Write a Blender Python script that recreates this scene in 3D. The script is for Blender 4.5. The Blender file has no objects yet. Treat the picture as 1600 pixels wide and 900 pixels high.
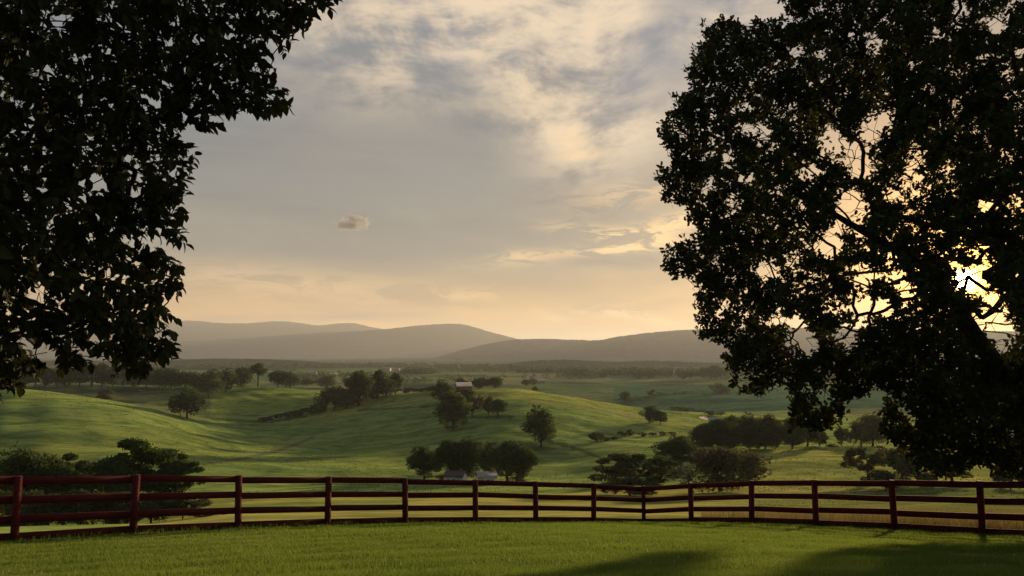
import bpy, math, random
import numpy as np
from mathutils import Vector, Matrix

# ------------------------------------------------------------------ camera / light
F = 1209.0                       # focal length in photo pixels (1600 wide)
PITCH = math.atan(102.0 / F)     # horizon sits at photo row 552
EYE = 1.6
SUN_AZ, SUN_EL = 30.4, 4.7       # degrees right of view axis, above horizon
sc = bpy.context.scene
col = sc.collection
cam_d = bpy.data.cameras.new('camera')
cam_d.sensor_width = 36.0
cam_d.lens = 36.0 * F / 1600.0
cam_d.clip_start, cam_d.clip_end = 0.1, 60000.0
cam = bpy.data.objects.new('camera', cam_d)
cam.location = (0, 0, EYE)
cam.rotation_euler = (math.radians(90) + PITCH, 0, 0)
col.objects.link(cam)
sc.camera = cam

sd = bpy.data.lights.new('sun', 'SUN')
sd.energy, sd.angle, sd.color = 5.0, math.radians(2.4), (1.0, 0.72, 0.40)
so = bpy.data.objects.new('sun', sd)
a, e = math.radians(SUN_AZ), math.radians(SUN_EL)
SUN_DIR = Vector((math.sin(a) * math.cos(e), math.cos(a) * math.cos(e), math.sin(e)))
so.rotation_euler = SUN_DIR.to_track_quat('Z', 'Y').to_euler()
col.objects.link(so)

sc.view_settings.view_transform = 'Standard'
sc.view_settings.look = 'None'
sc.view_settings.gamma = 1.0
sc.view_settings.exposure = 0.6
sc.cycles.use_denoising = True
sc.cycles.max_bounces = 6
sc.cycles.transparent_max_bounces = 4
sc.cycles.volume_bounces = 1


class NT:
    """tiny helper to write node trees"""
    def __init__(self, tree):
        self.t = tree; self.n = tree.nodes; self.l = tree.links
        self.n.clear()

    def node(self, kind, **kw):
        nd = self.n.new(kind)
        for k, v in kw.items():
            setattr(nd, k, v)
        return nd

    def put(self, sock, v):
        if isinstance(v, bpy.types.NodeSocket):
            self.l.new(v, sock)
        elif isinstance(v, (tuple, list)) and sock.type == 'RGBA' and len(v) == 3:
            sock.default_value = (*v, 1)
        else:
            sock.default_value = v

    def m(self, op, a, b=None, c=None, clamp=False):
        nd = self.node('ShaderNodeMath', operation=op, use_clamp=clamp)
        for i, v in enumerate((a, b, c)):
            if v is not None:
                self.put(nd.inputs[i], v)
        return nd.outputs[0]

    def v(self, op, a, b=None):
        nd = self.node('ShaderNodeVectorMath', operation=op)
        self.put(nd.inputs[0], a)
        if b is not None:
            if op == 'SCALE':
                self.put(nd.inputs[3], b)
            else:
                self.put(nd.inputs[1], b)
        return nd.outputs['Value'] if op in ('DOT_PRODUCT', 'LENGTH', 'DISTANCE') else nd.outputs[0]

    def mix(self, fac, a, b, mode='MIX', clamp=False):
        nd = self.node('ShaderNodeMix', data_type='RGBA', blend_type=mode, clamp_result=clamp)
        self.put(nd.inputs[0], fac); self.put(nd.inputs[6], a); self.put(nd.inputs[7], b)
        return nd.outputs[2]

    def noise(self, vec, scale, detail=4, rough=0.5, dist=0.0, out=0):
        nd = self.node('ShaderNodeTexNoise')
        self.put(nd.inputs['Vector'], vec)
        nd.inputs['Scale'].default_value = scale
        nd.inputs['Detail'].default_value = detail
        nd.inputs['Roughness'].default_value = rough
        nd.inputs['Distortion'].default_value = dist
        return nd.outputs[out]

    def ramp(self, fac, stops, interp='LINEAR'):
        nd = self.node('ShaderNodeValToRGB')
        cr = nd.color_ramp; cr.interpolation = interp
        while len(cr.elements) < len(stops):
            cr.elements.new(0.5)
        for el, (p, c) in zip(cr.elements, stops):
            el.position = p
            el.color = (*c, 1) if len(c) == 3 else c
        self.put(nd.inputs[0], fac)
        return nd.outputs[0]

    def smooth(self, x, lo, hi, a=0.0, b=1.0):
        nd = self.node('ShaderNodeMapRange', interpolation_type='SMOOTHSTEP')
        self.put(nd.inputs[0], x)
        for i, v in enumerate((lo, hi, a, b)):
            nd.inputs[i + 1].default_value = v
        return nd.outputs[0]

    def xyz(self, vec):
        nd = self.node('ShaderNodeSeparateXYZ'); self.put(nd.inputs[0], vec)
        return nd.outputs

    def comb(self, x, y, z):
        nd = self.node('ShaderNodeCombineXYZ')
        for i, q in enumerate((x, y, z)):
            self.put(nd.inputs[i], q)
        return nd.outputs[0]


# ------------------------------------------------------------------ sky
def pix_dir(px, py):
    u, v = (px - 800) / F, (450 - py) / F
    c, s = math.cos(PITCH), math.sin(PITCH)
    return Vector((u, c - v * s, s + v * c))


def azel(px, py):
    d = pix_dir(px, py).normalized()
    return math.degrees(math.atan2(d.x, d.y)), math.degrees(math.asin(d.z))


world = bpy.data.worlds.new('World')
sc.world = world
world.use_nodes = True
W = NT(world.node_tree)
tc = W.node('ShaderNodeTexCoord')
D = tc.outputs['Generated']
dx, dy, dz = W.xyz(D)
az = W.m('MULTIPLY', W.m('ARCTAN2', dx, dy), 57.29578)
el = W.m('MULTIPLY', W.m('ARCSINE', dz), 57.29578)
elp = W.m('MAXIMUM', el, 0.0)
sky = W.node('ShaderNodeTexSky', sky_type='NISHITA')
sky.sun_disc = False
sky.sun_elevation = math.radians(SUN_EL)
sky.sun_rotation = math.radians(SUN_AZ)
sky.air_density, sky.dust_density, sky.ozone_density = 1.0, 1.2, 1.5
nish = W.mix(1.0, sky.outputs[0], (0.05, 0.05, 0.05), 'MULTIPLY')
# veil of high cloud: colour by height above the horizon
veil = W.ramp(W.m('DIVIDE', elp, 60.0), [
    (0.0, (0.95, 0.48, 0.14)), (0.035, (0.93, 0.52, 0.19)), (0.075, (0.66, 0.44, 0.235)),
    (0.12, (0.38, 0.35, 0.28)), (0.20, (0.285, 0.295, 0.285)), (0.30, (0.265, 0.28, 0.295)),
    (0.42, (0.245, 0.27, 0.31)), (0.65, (0.22, 0.26, 0.33)), (1.0, (0.19, 0.24, 0.33))])
base = W.mix(0.84, nish, veil)
# planar cloud-deck coordinates so the streaks foreshorten towards the horizon
inv = W.m('DIVIDE', 1.0, W.m('ADD', W.m('MAXIMUM', dz, 0.0), 0.10))
deck = W.comb(W.m('MULTIPLY', dx, inv), W.m('MULTIPLY', dy, inv), 0.0)
n_big = W.noise(deck, 0.9, 5, 0.55, 0.6)
n_str = W.noise(W.v('MULTIPLY', deck, (1.3, 0.5, 1.0)), 2.2, 8, 0.6, 0.35)
sph = W.v('MULTIPLY', D, (1.0, 1.0, 2.6))
n_fine = W.noise(W.v('MULTIPLY', W.v('ADD', D, W.v('SCALE', W.noise(D, 3.0, 2, 0.5, 0.0, 1), 0.12)), (1.0, 1.0, 2.9)), 8.0, 11, 0.62, 0.2)
n_wisp = W.noise(W.v('MULTIPLY', D, (5.0, 5.0, 20.0)), 2.6, 9, 0.66, 1.2)
n_band = W.noise(W.v('MULTIPLY', D, (2.0, 2.0, 13.0)), 1.6, 6, 0.55, 0.5)
base = W.mix(W.smooth(n_band, 0.40, 0.62, 0.0, 0.5), base, W.mix(1.0, base, (0.68, 0.73, 0.77), 'MULTIPLY'))
base = W.mix(W.smooth(n_big, 0.36, 0.66, 0.0, 0.34), base, (0.205, 0.205, 0.205))
# warm light around the sun
cosang = W.v('DOT_PRODUCT', D, tuple(SUN_DIR))
ang = W.m('MULTIPLY', W.m('ARCCOSINE', W.m('MINIMUM', cosang, 1.0)), 57.29578)
glow = W.m('EXPONENT', W.m('MULTIPLY', W.m('POWER', W.m('DIVIDE', ang, 15.0), 1.5), -1.0))
base = W.mix(W.m('MULTIPLY', glow, 0.55), base, (1.10, 0.62, 0.22))
core = W.m('EXPONENT', W.m('DIVIDE', ang, -3.2))
base = W.mix(W.m('MULTIPLY', core, 0.95), base, (4.2, 2.1, 0.45))


def blob(px, py, wx, wy, rot=0.0):
    a0, e0 = azel(px, py)
    k = 57.29578 / F
    wa, we = wx * k / math.cos(math.radians(a0)), wy * k
    c, s = math.cos(math.radians(rot)), math.sin(math.radians(rot))
    da, de = W.m('SUBTRACT', az, a0), W.m('SUBTRACT', el, e0)
    p = W.m('MULTIPLY_ADD', da, c / wa, W.m('MULTIPLY', de, s / wa))
    q = W.m('MULTIPLY_ADD', da, -s / we, W.m('MULTIPLY', de, c / we))
    r2 = W.m('MULTIPLY_ADD', p, p, W.m('MULTIPLY', q, q))
    return W.m('EXPONENT', W.m('MULTIPLY', r2, -1.0))


def blobs(lst):
    tot = None
    for (px, py, wx, wy, rot, k) in lst:
        b = W.m('MULTIPLY', blob(px, py, wx, wy, rot), k)
        tot = b if tot is None else W.m('ADD', tot, b)
    return W.m('MINIMUM', tot, 1.0)


# open blue-grey window between the clouds, upper right, going on above the frame
blue = blobs([(1090, 30, 170, 110, 0, 0.8), (1010, 110, 90, 60, 20, 0.5), (690, 30, 80, 55, -35, 0.55), (1180, -260, 420, 190, 10, 0.6)])
base = W.mix(W.m('MULTIPLY', blue, 0.55), base, (0.215, 0.25, 0.32))
# bright mare's-tail cloud from top centre down to the right
cir = blobs([(810, 60, 190, 80, -22, 1.0), (880, 190, 110, 75, -38, 0.95), (600, 80, 130, 80, -20, 0.62),
             (965, 20, 50, 45, 35, 0.8), (1000, 215, 130, 45, 18, 0.6), (1160, 20, 120, 30, 12, 0.55),
             (720, -120, 420, 110, -12, 0.7), (520, 60, 110, 120, 0, 0.35)])
cmask = W.m('MULTIPLY', cir, W.smooth(W.m('MULTIPLY_ADD', n_fine, 0.55, W.m('MULTIPLY', n_str, 0.45)), 0.40, 0.575))
base = W.mix(W.m('MULTIPLY', cmask, 0.95), base, (0.82, 0.65, 0.46))
hot = W.m('MULTIPLY', blobs([(893, 218, 26, 22, 0, 0.8), (845, 150, 40, 50, -30, 0.35), (910, 243, 40, 9, 6, 0.6)]), W.smooth(n_fine, 0.3, 0.6))
base = W.mix(hot, base, (0.93, 0.68, 0.40))
# lit wisps low on the right, and small dark bars under them
wis = blobs([(1050, 352, 90, 16, 14, 1.0), (960, 368, 90, 11, -8, 0.9), (985, 388, 70, 10, 8, 0.7), (870, 400, 120, 10, 5, 0.5),
             (1000, 300, 110, 22, 6, 0.45), (940, 486, 50, 9, 0, 0.55), (1010, 498, 60, 8, -10, 0.6), (860, 495, 30, 8, -20, 0.4),
             (720, 462, 90, 10, 3, 0.3), (440, 440, 220, 22, -4, 0.35), (820, 398, 40, 8, 0, 0.5)])
base = W.mix(W.m('MULTIPLY', wis, W.smooth(n_wisp, 0.43, 0.55)), base, (1.05, 0.70, 0.34))
bars = blobs([(930, 408, 75, 10, -2, 0.8), (1010, 408, 60, 10, 4, 0.7), (560, 494, 75, 5, 2, 0.5), (350, 497, 30, 6, 0, 0.35),
              (740, 478, 40, 6, -8, 0.25), (520, 385, 260, 45, 2, 0.45), (560, 270, 210, 80, 5, 0.35), (940, 270, 120, 30, 12, 0.35)])
base = W.mix(W.m('MULTIPLY', bars, W.smooth(n_wisp, 0.3, 0.62, 0.35, 1.0)), base, (0.27, 0.235, 0.21))
# the sky away from the sunset is dimmer
east = W.smooth(cosang, -0.75, 0.7, 0.40, 1.0)
base = W.mix(1.0, base, W.comb(east, east, east), 'MULTIPLY')
# sun disc seen through the haze
aur = W.m('EXPONENT', W.m('DIVIDE', ang, -1.7))
base = W.mix(1.0, base, W.mix(1.0, (7.0, 3.2, 0.25), W.comb(aur, aur, aur), 'MULTIPLY'), 'ADD')
disc = W.m('EXPONENT', W.m('MULTIPLY', W.m('POWER', W.m('DIVIDE', ang, 0.50), 3.0), -1.0))
base = W.mix(disc, base, (60.0, 42.0, 16.0))
below = W.smooth(el, 0.0, -3.0)
base = W.mix(below, base, (0.10, 0.10, 0.07))
bg = W.node('ShaderNodeBackground'); W.put(bg.inputs[0], base); bg.inputs[1].default_value = 0.71
wo = W.node('ShaderNodeOutputWorld'); W.l.new(bg.outputs[0], wo.inputs[0])

# ------------------------------------------------------------------ helpers
rng = np.random.default_rng(7)
random.seed(7)


def ray(px, py, Y):
    d = pix_dir(px, py)
    k = Y / d.y
    return np.array((d.x * k, Y, EYE + d.z * k))


def ray_np(px, py, Y):
    u, v = (px - 800) / F, (450 - py) / F
    c, s = math.cos(PITCH), math.sin(PITCH)
    k = Y / (c - v * s)
    return np.stack([u * k, Y, EYE + (s + v * c) * k], -1)


def project(p):
    x, y, z = p[..., 0], p[..., 1], p[..., 2] - EYE
    c, s = math.cos(PITCH), math.sin(PITCH)
    dep, up = y * c + z * s, -y * s + z * c
    return 800 + F * x / dep, 450 - F * up / dep


def slope(py):
    v = (450 - py) / F
    c, s = math.cos(PITCH), math.sin(PITCH)
    return (s + v * c) / (c - v * s)


def mesh_np(name, V, faces, smooth=False):
    """V (n,3); faces: list of int arrays (m,k), each with its own k"""
    me = bpy.data.meshes.new(name)
    V = np.asarray(V, np.float32)
    me.vertices.add(len(V)); me.vertices.foreach_set('co', V.ravel())
    faces = [np.asarray(f, np.int32) for f in faces if len(f)]
    loops = np.concatenate([f.ravel() for f in faces])
    tot = np.concatenate([np.full(len(f), f.shape[1], np.int32) for f in faces])
    me.loops.add(len(loops)); me.loops.foreach_set('vertex_index', loops)
    me.polygons.add(len(tot))
    st = np.zeros(len(tot), np.int32); st[1:] = np.cumsum(tot)[:-1]
    me.polygons.foreach_set('loop_start', st)
    if smooth:
        me.polygons.foreach_set('use_smooth', np.ones(len(tot), bool))
    me.update(calc_edges=True)
    return me


def obj(name, me, mat=None, parent=None):
    if mat is not None and not me.materials:
        me.materials.append(mat)
    o = bpy.data.objects.new(name, me)
    col.objects.link(o)
    if parent is not None:
        o.parent = parent
    return o


def tag(o, label, cat, group=None):
    o['label'] = label; o['category'] = cat
    if group:
        o['group'] = group
    return o


def thing(name, label, cat, loc=(0, 0, 0), rz=0.0, group=None, scale=1.0):
    o = bpy.data.objects.new(name, None)
    o.empty_display_size = 0.3
    col.objects.link(o)
    o.location = loc; o.rotation_euler = (0, 0, rz)
    o.scale = scale if isinstance(scale, tuple) else (scale,) * 3
    return tag(o, label, cat, group)


class MB:
    """collects boxes, prisms and bars into one mesh"""
    def __init__(self):
        self.V = []; self.Q = []; self.T = []

    def n(self):
        return sum(len(v) for v in self.V)

    def box(self, c, s, M=None):
        x, y, z = [q / 2 for q in s]
        v = np.array([(-x, -y, -z), (x, -y, -z), (x, y, -z), (-x, y, -z), (-x, -y, z), (x, -y, z), (x, y, z), (-x, y, z)])
        if M is not None:
            v = v @ np.array(M.to_3x3()).T
        b = self.n(); self.V.append(v + np.array(c))
        self.Q += [[b + i for i in f] for f in ((0, 3, 2, 1), (4, 5, 6, 7), (0, 1, 5, 4), (1, 2, 6, 5), (2, 3, 7, 6), (3, 0, 4, 7))]

    def bar(self, p, q, w, h=None):
        p, q = Vector(p), Vector(q)
        M = (q - p).to_track_quat('Z', 'Y').to_matrix()
        self.box((p + q) / 2, (w, h or w, (q - p).length), M)

    def prism(self, pts2d, y0, y1):       # polygon in x,z pushed along y
        k = len(pts2d); b = self.n()
        self.V.append(np.array([(x, y0, z) for x, z in pts2d] + [(x, y1, z) for x, z in pts2d]))
        for i in range(k):
            j = (i + 1) % k
            self.Q.append([b + i, b + j, b + k + j, b + k + i])
        for i in range(1, k - 1):
            self.T.append([b, b + i + 1, b + i]); self.T.append([b + k, b + k + i, b + k + i + 1])

    def build(self, name, mat, parent=None):
        f = []
        if self.Q: f.append(np.array(self.Q))
        if self.T: f.append(np.array(self.T))
        return obj(name, mesh_np(name, np.concatenate(self.V), f), mat, parent)


# ------------------------------------------------------------------ materials
def new_mat(name):
    m = bpy.data.materials.new(name); m.use_nodes = True
    return m, NT(m.node_tree)


def leaf_mat(name, c1, c2, trans=0.25, tcol=(0.10, 0.12, 0.02), rough=0.75):
    m, N = new_mat(name)
    geo = N.node('ShaderNodeNewGeometry')
    oi = N.node('ShaderNodeObjectInfo')
    c = N.mix(geo.outputs['Random Per Island'], c1, c2)
    hsv = N.node('ShaderNodeHueSaturation')
    N.put(hsv.inputs['Color'], c)
    N.put(hsv.inputs['Value'], N.m('MULTIPLY_ADD', oi.outputs['Random'], 0.5, 0.75))
    N.put(hsv.inputs['Hue'], N.m('MULTIPLY_ADD', oi.outputs['Random'], 0.04, 0.48))
    p = N.node('ShaderNodeBsdfPrincipled')
    N.put(p.inputs['Base Color'], hsv.outputs[0]); p.inputs['Roughness'].default_value = rough
    p.inputs['Specular IOR Level'].default_value = 0.12
    t = N.node('ShaderNodeBsdfTranslucent'); N.put(t.inputs[0], tcol)
    mx = N.node('ShaderNodeMixShader'); mx.inputs[0].default_value = trans
    N.l.new(p.outputs[0], mx.inputs[1]); N.l.new(t.outputs[0], mx.inputs[2])
    o = N.node('ShaderNodeOutputMaterial'); N.l.new(mx.outputs[0], o.inputs[0])
    return m


def simple_mat(name, c1, c2=None, scale=8.0, rough=0.8, stretch=(1, 1, 1), bump=0.0, spec=0.3, metal=0.0):
    m, N = new_mat(name)
    tcn = N.node('ShaderNodeTexCoord')
    vec = N.v('MULTIPLY', tcn.outputs['Object'], stretch)
    n = N.noise(vec, scale, 6, 0.6)
    c = N.mix(N.smooth(n, 0.3, 0.7), c1, c2 or tuple(q * 0.7 for q in c1))
    p = N.node('ShaderNodeBsdfPrincipled')
    N.put(p.inputs['Base Color'], c); p.inputs['Roughness'].default_value = rough
    p.inputs['Specular IOR Level'].default_value = spec; p.inputs['Metallic'].default_value = metal
    if bump:
        b = N.node('ShaderNodeBump'); b.inputs['Strength'].default_value = bump; b.inputs['Distance'].default_value = 0.02
        N.put(b.inputs['Height'], n); N.l.new(b.outputs[0], p.inputs['Normal'])
    o = N.node('ShaderNodeOutputMaterial'); N.l.new(p.outputs[0], o.inputs[0])
    return m


M_OAK = leaf_mat('oak_leaves', (0.022, 0.034, 0.015), (0.042, 0.055, 0.022), 0.10, (0.10, 0.10, 0.015))
M_LEFT = leaf_mat('broad_leaves', (0.024, 0.036, 0.016), (0.044, 0.058, 0.024), 0.12, (0.10, 0.11, 0.02))
M_TREE = leaf_mat('tree_leaves', (0.026, 0.046, 0.018), (0.080, 0.115, 0.040), 0.25, (0.11, 0.17, 0.03))
M_PALE = leaf_mat('pale_leaves', (0.07, 0.085, 0.035), (0.12, 0.13, 0.06), 0.25, (0.16, 0.15, 0.05))
M_BUSH = leaf_mat('bush_leaves', (0.045, 0.062, 0.024), (0.09, 0.10, 0.04), 0.2, (0.12, 0.13, 0.03))
M_BARK = simple_mat('bark', (0.055, 0.042, 0.032), (0.025, 0.019, 0.015), 14, 0.9, (1, 1, 0.15), 0.8)
M_FENCE = simple_mat('fence_paint', (0.150, 0.026, 0.025), (0.075, 0.014, 0.014), 7, 0.85, (1, 1, 6), 0.35, 0.12)
M_WIRE = simple_mat('grey_post', (0.36, 0.34, 0.30), None, 6, 0.8)
M_WHITE = simple_mat('white_paint', (0.78, 0.77, 0.74), (0.66, 0.65, 0.62), 1.2, 0.6)
M_OFF = simple_mat('faded_white', (0.42, 0.41, 0.39), (0.34, 0.33, 0.31), 1.2, 0.7)
M_RED = simple_mat('red_boards', (0.27, 0.085, 0.06), (0.19, 0.06, 0.045), 1.5, 0.75, (4, 4, 0.4))
M_TIN = simple_mat('tin_roof', (0.33, 0.32, 0.34), (0.24, 0.22, 0.23), 0.8, 0.4, (1, 1, 1), 0, 0.5)
M_ROOF = simple_mat('dark_roof', (0.16, 0.11, 0.10), (0.10, 0.08, 0.075), 1.0, 0.8)
M_GLASS = simple_mat('dark_glass', (0.03, 0.035, 0.04), None, 1, 0.1, spec=0.6)
M_STEEL = simple_mat('steel', (0.20, 0.20, 0.20), None, 1, 0.5)
M_HILL = simple_mat('forest_slope', (0.055, 0.068, 0.036), (0.022, 0.030, 0.020), 0.009, 0.95, (1, 1, 1), 0, 0.0)

# ------------------------------------------------------------------ terrain
# rows of the ground: at each depth, the photo row where the ground lies along that column
COLS = [-500, 0, 200, 400, 600, 800, 1000, 1200, 1400, 1600, 2100]
ROWS = {  # depth : photo rows
    8:    [915, 912, 910, 908, 906, 905, 905, 906, 908, 910, 912],
    12:   [880, 877, 873, 868, 864, 862, 862, 864, 867, 870, 876],
    16.5: [856, 850, 846, 841, 838, 836, 836, 840, 846, 850, 858],
    20.5: [842, 833, 829, 827, 826, 825, 826, 829, 834, 838, 846],
    24:   [836, 826, 822, 820, 818.5, 818.5, 819, 821, 824, 829, 838],
    28:   [834, 824, 819, 817, 816, 816.5, 817, 816.5, 821, 826, 835],
    32:   [838, 830, 825, 823, 822, 822, 821, 821, 824, 829, 838],
    42:   [842, 836, 832, 828, 826, 825, 823, 824, 827, 832, 842],
    60:   [842, 836, 830, 818, 812, 811, 808, 812, 818, 823, 835],
    90:   [838, 828, 818, 800, 797, 797, 795, 798, 803, 806, 820],
    130:  [825, 812, 800, 784, 783, 782, 784, 784, 786, 790, 800],
    180:  [800, 785, 776, 769, 770, 770, 768, 762, 762, 768, 780],
    240:  [762, 745, 742, 754, 757, 757, 748, 724, 728, 735, 750],
    300:  [715, 692, 703, 732, 739, 740, 717, 702, 707, 712, 722],
    345:  [680, 664, 676, 716, 719, 697, 700, 694, 698, 702, 706],
    410:  [642, 635, 646, 697, 694, 664, 680, 684, 687, 690, 692],
    470:  [622, 613, 634, 681, 672, 643, 664, 674, 676, 678, 680],
    540:  [618, 614, 638, 664, 646, 624, 650, 665, 666, 668, 670],
    630:  [616, 616, 631, 646, 621, 609, 640, 654, 656, 658, 658],
    740:  [613, 613, 619, 618, 614, 618, 641, 645, 646, 648, 648],
    840:  [610, 608, 609, 601, 612, 620, 638, 637, 638, 639, 640],
    1000: [608, 606, 607, 606, 612, 616, 622, 623, 623, 624, 624],
    1300: [602, 600, 600, 600, 602, 603, 605, 605, 605, 605, 605],
    2000: [587, 586, 586, 586, 586, 586, 586, 586, 586, 586, 586],
    3000: [575] * 11, 5000: [565.8] * 11, 9000: [559.7] * 11, 24000: [554.9] * 11,
}
T_AZ = np.arctan((np.array(COLS) - 800) / F)
T_R = np.log(np.array(list(ROWS)))
T_S = slope(np.array([ROWS[k] for k in ROWS], float))


def cr_w(t):
    return np.stack([-.5 * t + t * t - .5 * t ** 3, 1 - 2.5 * t * t + 1.5 * t ** 3, .5 * t + 2 * t * t - 1.5 * t ** 3, -.5 * t * t + .5 * t ** 3], -1)


def locate(grid, x):
    x = np.clip(x, grid[0], grid[-1] - 1e-9)
    i = np.clip(np.searchsorted(grid, x, side='right') - 1, 0, len(grid) - 2)
    t = (x - grid[i]) / (grid[i + 1] - grid[i])
    return np.clip(np.stack([i - 1, i, i + 1, i + 2], -1), 0, len(grid) - 1), cr_w(t)


WV = []
_r = np.random.default_rng(3)
for k in range(26):
    wl = 18 * (1.17 ** k)
    th = _r.uniform(0, math.tau)
    WV.append((math.tau / wl * math.cos(th), math.tau / wl * math.sin(th), _r.uniform(0, math.tau), 0.0028 * wl * _r.uniform(.5, 1.2) * (1.7 if k < 11 else 1.0)))


def ground_z(x, y):
    x = np.asarray(x, float); y = np.asarray(y, float)
    r = np.hypot(x, y); azm = np.arctan2(x, y)
    azc = np.clip(azm, T_AZ[0], T_AZ[-1])
    dep = np.maximum(r * np.cos(azc), 1e-3)
    ri, rw = locate(T_R, np.log(np.maximum(dep, 8.0)))
    ci, cw = locate(T_AZ, azc)
    s = np.einsum('...ij,...i,...j->...', T_S[ri[..., :, None], ci[..., None, :]], rw, cw)
    z_far = EYE + s * dep
    s8 = np.einsum('...j,...j->...', T_S[0][ci], cw) * 8.0 + EYE
    t = np.clip(dep / 8.0, 0, 1)
    z = np.where(dep < 8.0, s8 * t * t * (1.15 - 0.15 * t), z_far)
    n = 0
    for kx, ky, ph, am in WV:
        n = n + am * np.sin(kx * x + ky * y + ph)
    g = np.clip((r - 45) / 160, 0, 1)
    fade = np.clip(1.6 - r / 1500, 0.25, 1)
    return z + n * g * fade * 0.75


def gz(x, y):
    return float(ground_z(x, y))


def on_ground(px, py, Y):
    """the ground point seen at a photo pixel, near a depth"""
    ys = np.linspace(Y * .78, Y * 1.28, 400)
    p = ray_np(np.full(400, float(px)), np.full(400, float(py)), ys)
    d = np.abs(p[:, 2] - ground_z(p[:, 0], p[:, 1])) / ys + 0.004 * np.abs(np.log(ys / Y))
    q = p[np.argmin(d)]
    return np.array((q[0], q[1], gz(q[0], q[1])))


POSTS = [(-430, 13.6), (-190, 15.0), (27, 16.7), (211, 18.6), (374, 20.7), (513, 22.6), (634, 24.2), (743, 25.6), (837, 26.9), (927, 28.1), (1005, 29.4),
         (1079, 28.0), (1173, 25.8), (1273, 24.0), (1395, 22.2), (1531, 20.4), (1695, 18.7), (1900, 17.0), (2200, 15.2), (2600, 13.5)]
post_xy = []
for px, Y in POSTS:
    u = (px - 800) / F * 0.983
    post_xy.append((u * Y, Y))
FAZ = np.arctan2([p[0] for p in post_xy], [p[1] for p in post_xy])
FR = np.hypot([p[0] for p in post_xy], [p[1] for p in post_xy])


def fence_r(azm):
    return np.interp(azm, FAZ, FR)


def ground_color(x, y, z):
    """crop and sward colour of each spot (albedo), with crest sunlight painted in"""
    p = np.stack([x, y, z], -1)
    r = np.hypot(x, y)
    ok = y > 20
    px, py = project(np.where(ok[:, None], p, (0, 100, 0)))
    c = np.tile(np.array((0.165, 0.225, 0.070)), (len(x), 1))

    def zone(mask, colr, k=1.0):
        mk = (mask & ok)[:, None] * k
        c[:] = c * (1 - mk) + np.array(colr) * mk

    zone((y > 30) & (y < 175), (0.235, 0.225, 0.075))                       # hay field below the fence
    zone((y > 105) & (y < 150) & (px < 640), (0.13, 0.17, 0.05))
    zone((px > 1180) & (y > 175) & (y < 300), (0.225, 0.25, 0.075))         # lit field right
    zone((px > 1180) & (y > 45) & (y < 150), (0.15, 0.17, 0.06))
    zone((px > 860) & (px < 1060) & (y > 640) & (y < 760), (0.20, 0.20, 0.07))
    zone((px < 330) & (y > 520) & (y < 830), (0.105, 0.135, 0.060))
    zone((px > 500) & (px < 1000) & (y > 545) & (y < 680), (0.205, 0.245, 0.070))     # sunlit hill crest, its light painted as a lighter colour
    zone((px < 480) & (px > 330) & (y > 640) & (y < 830), (0.165, 0.22, 0.055))
    for path, colp, wd in (([(492, 682), (470, 692), (430, 706), (370, 718), (300, 727)], (.10, .10, .07), 2.2), ([(856, 690), (885, 696), (915, 706), (940, 716)], (.07, .085, .035), 2.4),
                           ([(560, 641), (690, 634)], (.07, .09, .04), 1.8), ([(735, 652), (800, 652)], (.05, .065, .03), 2.2), ([(120, 617), (240, 631), (300, 640)], (.08, .09, .04), 1.5),
                           ([(820, 622), (900, 636), (1000, 652), (1090, 662)], (.19, .185, .08), 1.8), ([(330, 655), (420, 660), (480, 650)], (.05, .07, .03), 2.0)):
        dmin = np.full(len(x), 1e9)
        for (x0, y0), (x1, y1) in zip(path[:-1], path[1:]):
            tt = np.clip(((px - x0) * (x1 - x0) + (py - y0) * (y1 - y0)) / ((x1 - x0) ** 2 + (y1 - y0) ** 2), 0, 1)
            dmin = np.minimum(dmin, np.hypot(px - x0 - tt * (x1 - x0), py - y0 - tt * (y1 - y0)))
        zone((dmin < wd) & (y > 200) & (y < 900), colp, .8)
    # far fields: cells of different crops
    cr = np.random.default_rng(11)
    K = 420
    ang_, rad = cr.uniform(-.75, .75, K), np.exp(cr.uniform(np.log(800), np.log(9000), K))
    sx, sy = np.sin(ang_) * rad, np.cos(ang_) * rad
    pal = np.array([(.062, .112, .06), (.08, .125, .06), (.115, .14, .07), (.15, .16, .09), (.055, .09, .05), (.045, .065, .04)])
    kind = cr.choice(6, K, p=[.22, .26, .2, .12, .12, .08])
    far = np.where((r > 880) & (r < 10000) & (np.abs(np.arctan2(x, y)) < .8))[0]
    lx, ly = np.log(r[far]), np.arctan2(x[far], y[far])
    for s0 in range(0, len(far), 20000):
        ii = slice(s0, s0 + 20000)
        d = (lx[ii, None] - np.log(rad)[None]) ** 2 * 0.8 + (ly[ii, None] - ang_[None]) ** 2
        c[far[ii]] = pal[kind[np.argmin(d, 1)]]
    wild = np.clip((r - 2600) / 1800, 0, 1)[:, None] * (r < 20001)[:, None]
    c[:] = c * (1 - wild) + np.array((.045, .06, .038)) * wild
    zone((px > 960) & (y > 790) & (y < 1330), (0.048, 0.105, 0.064))       # wide blue-green field
    zone((px > 1080) & (y > 690) & (y < 800), (0.135, 0.16, 0.075))
    return c


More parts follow.
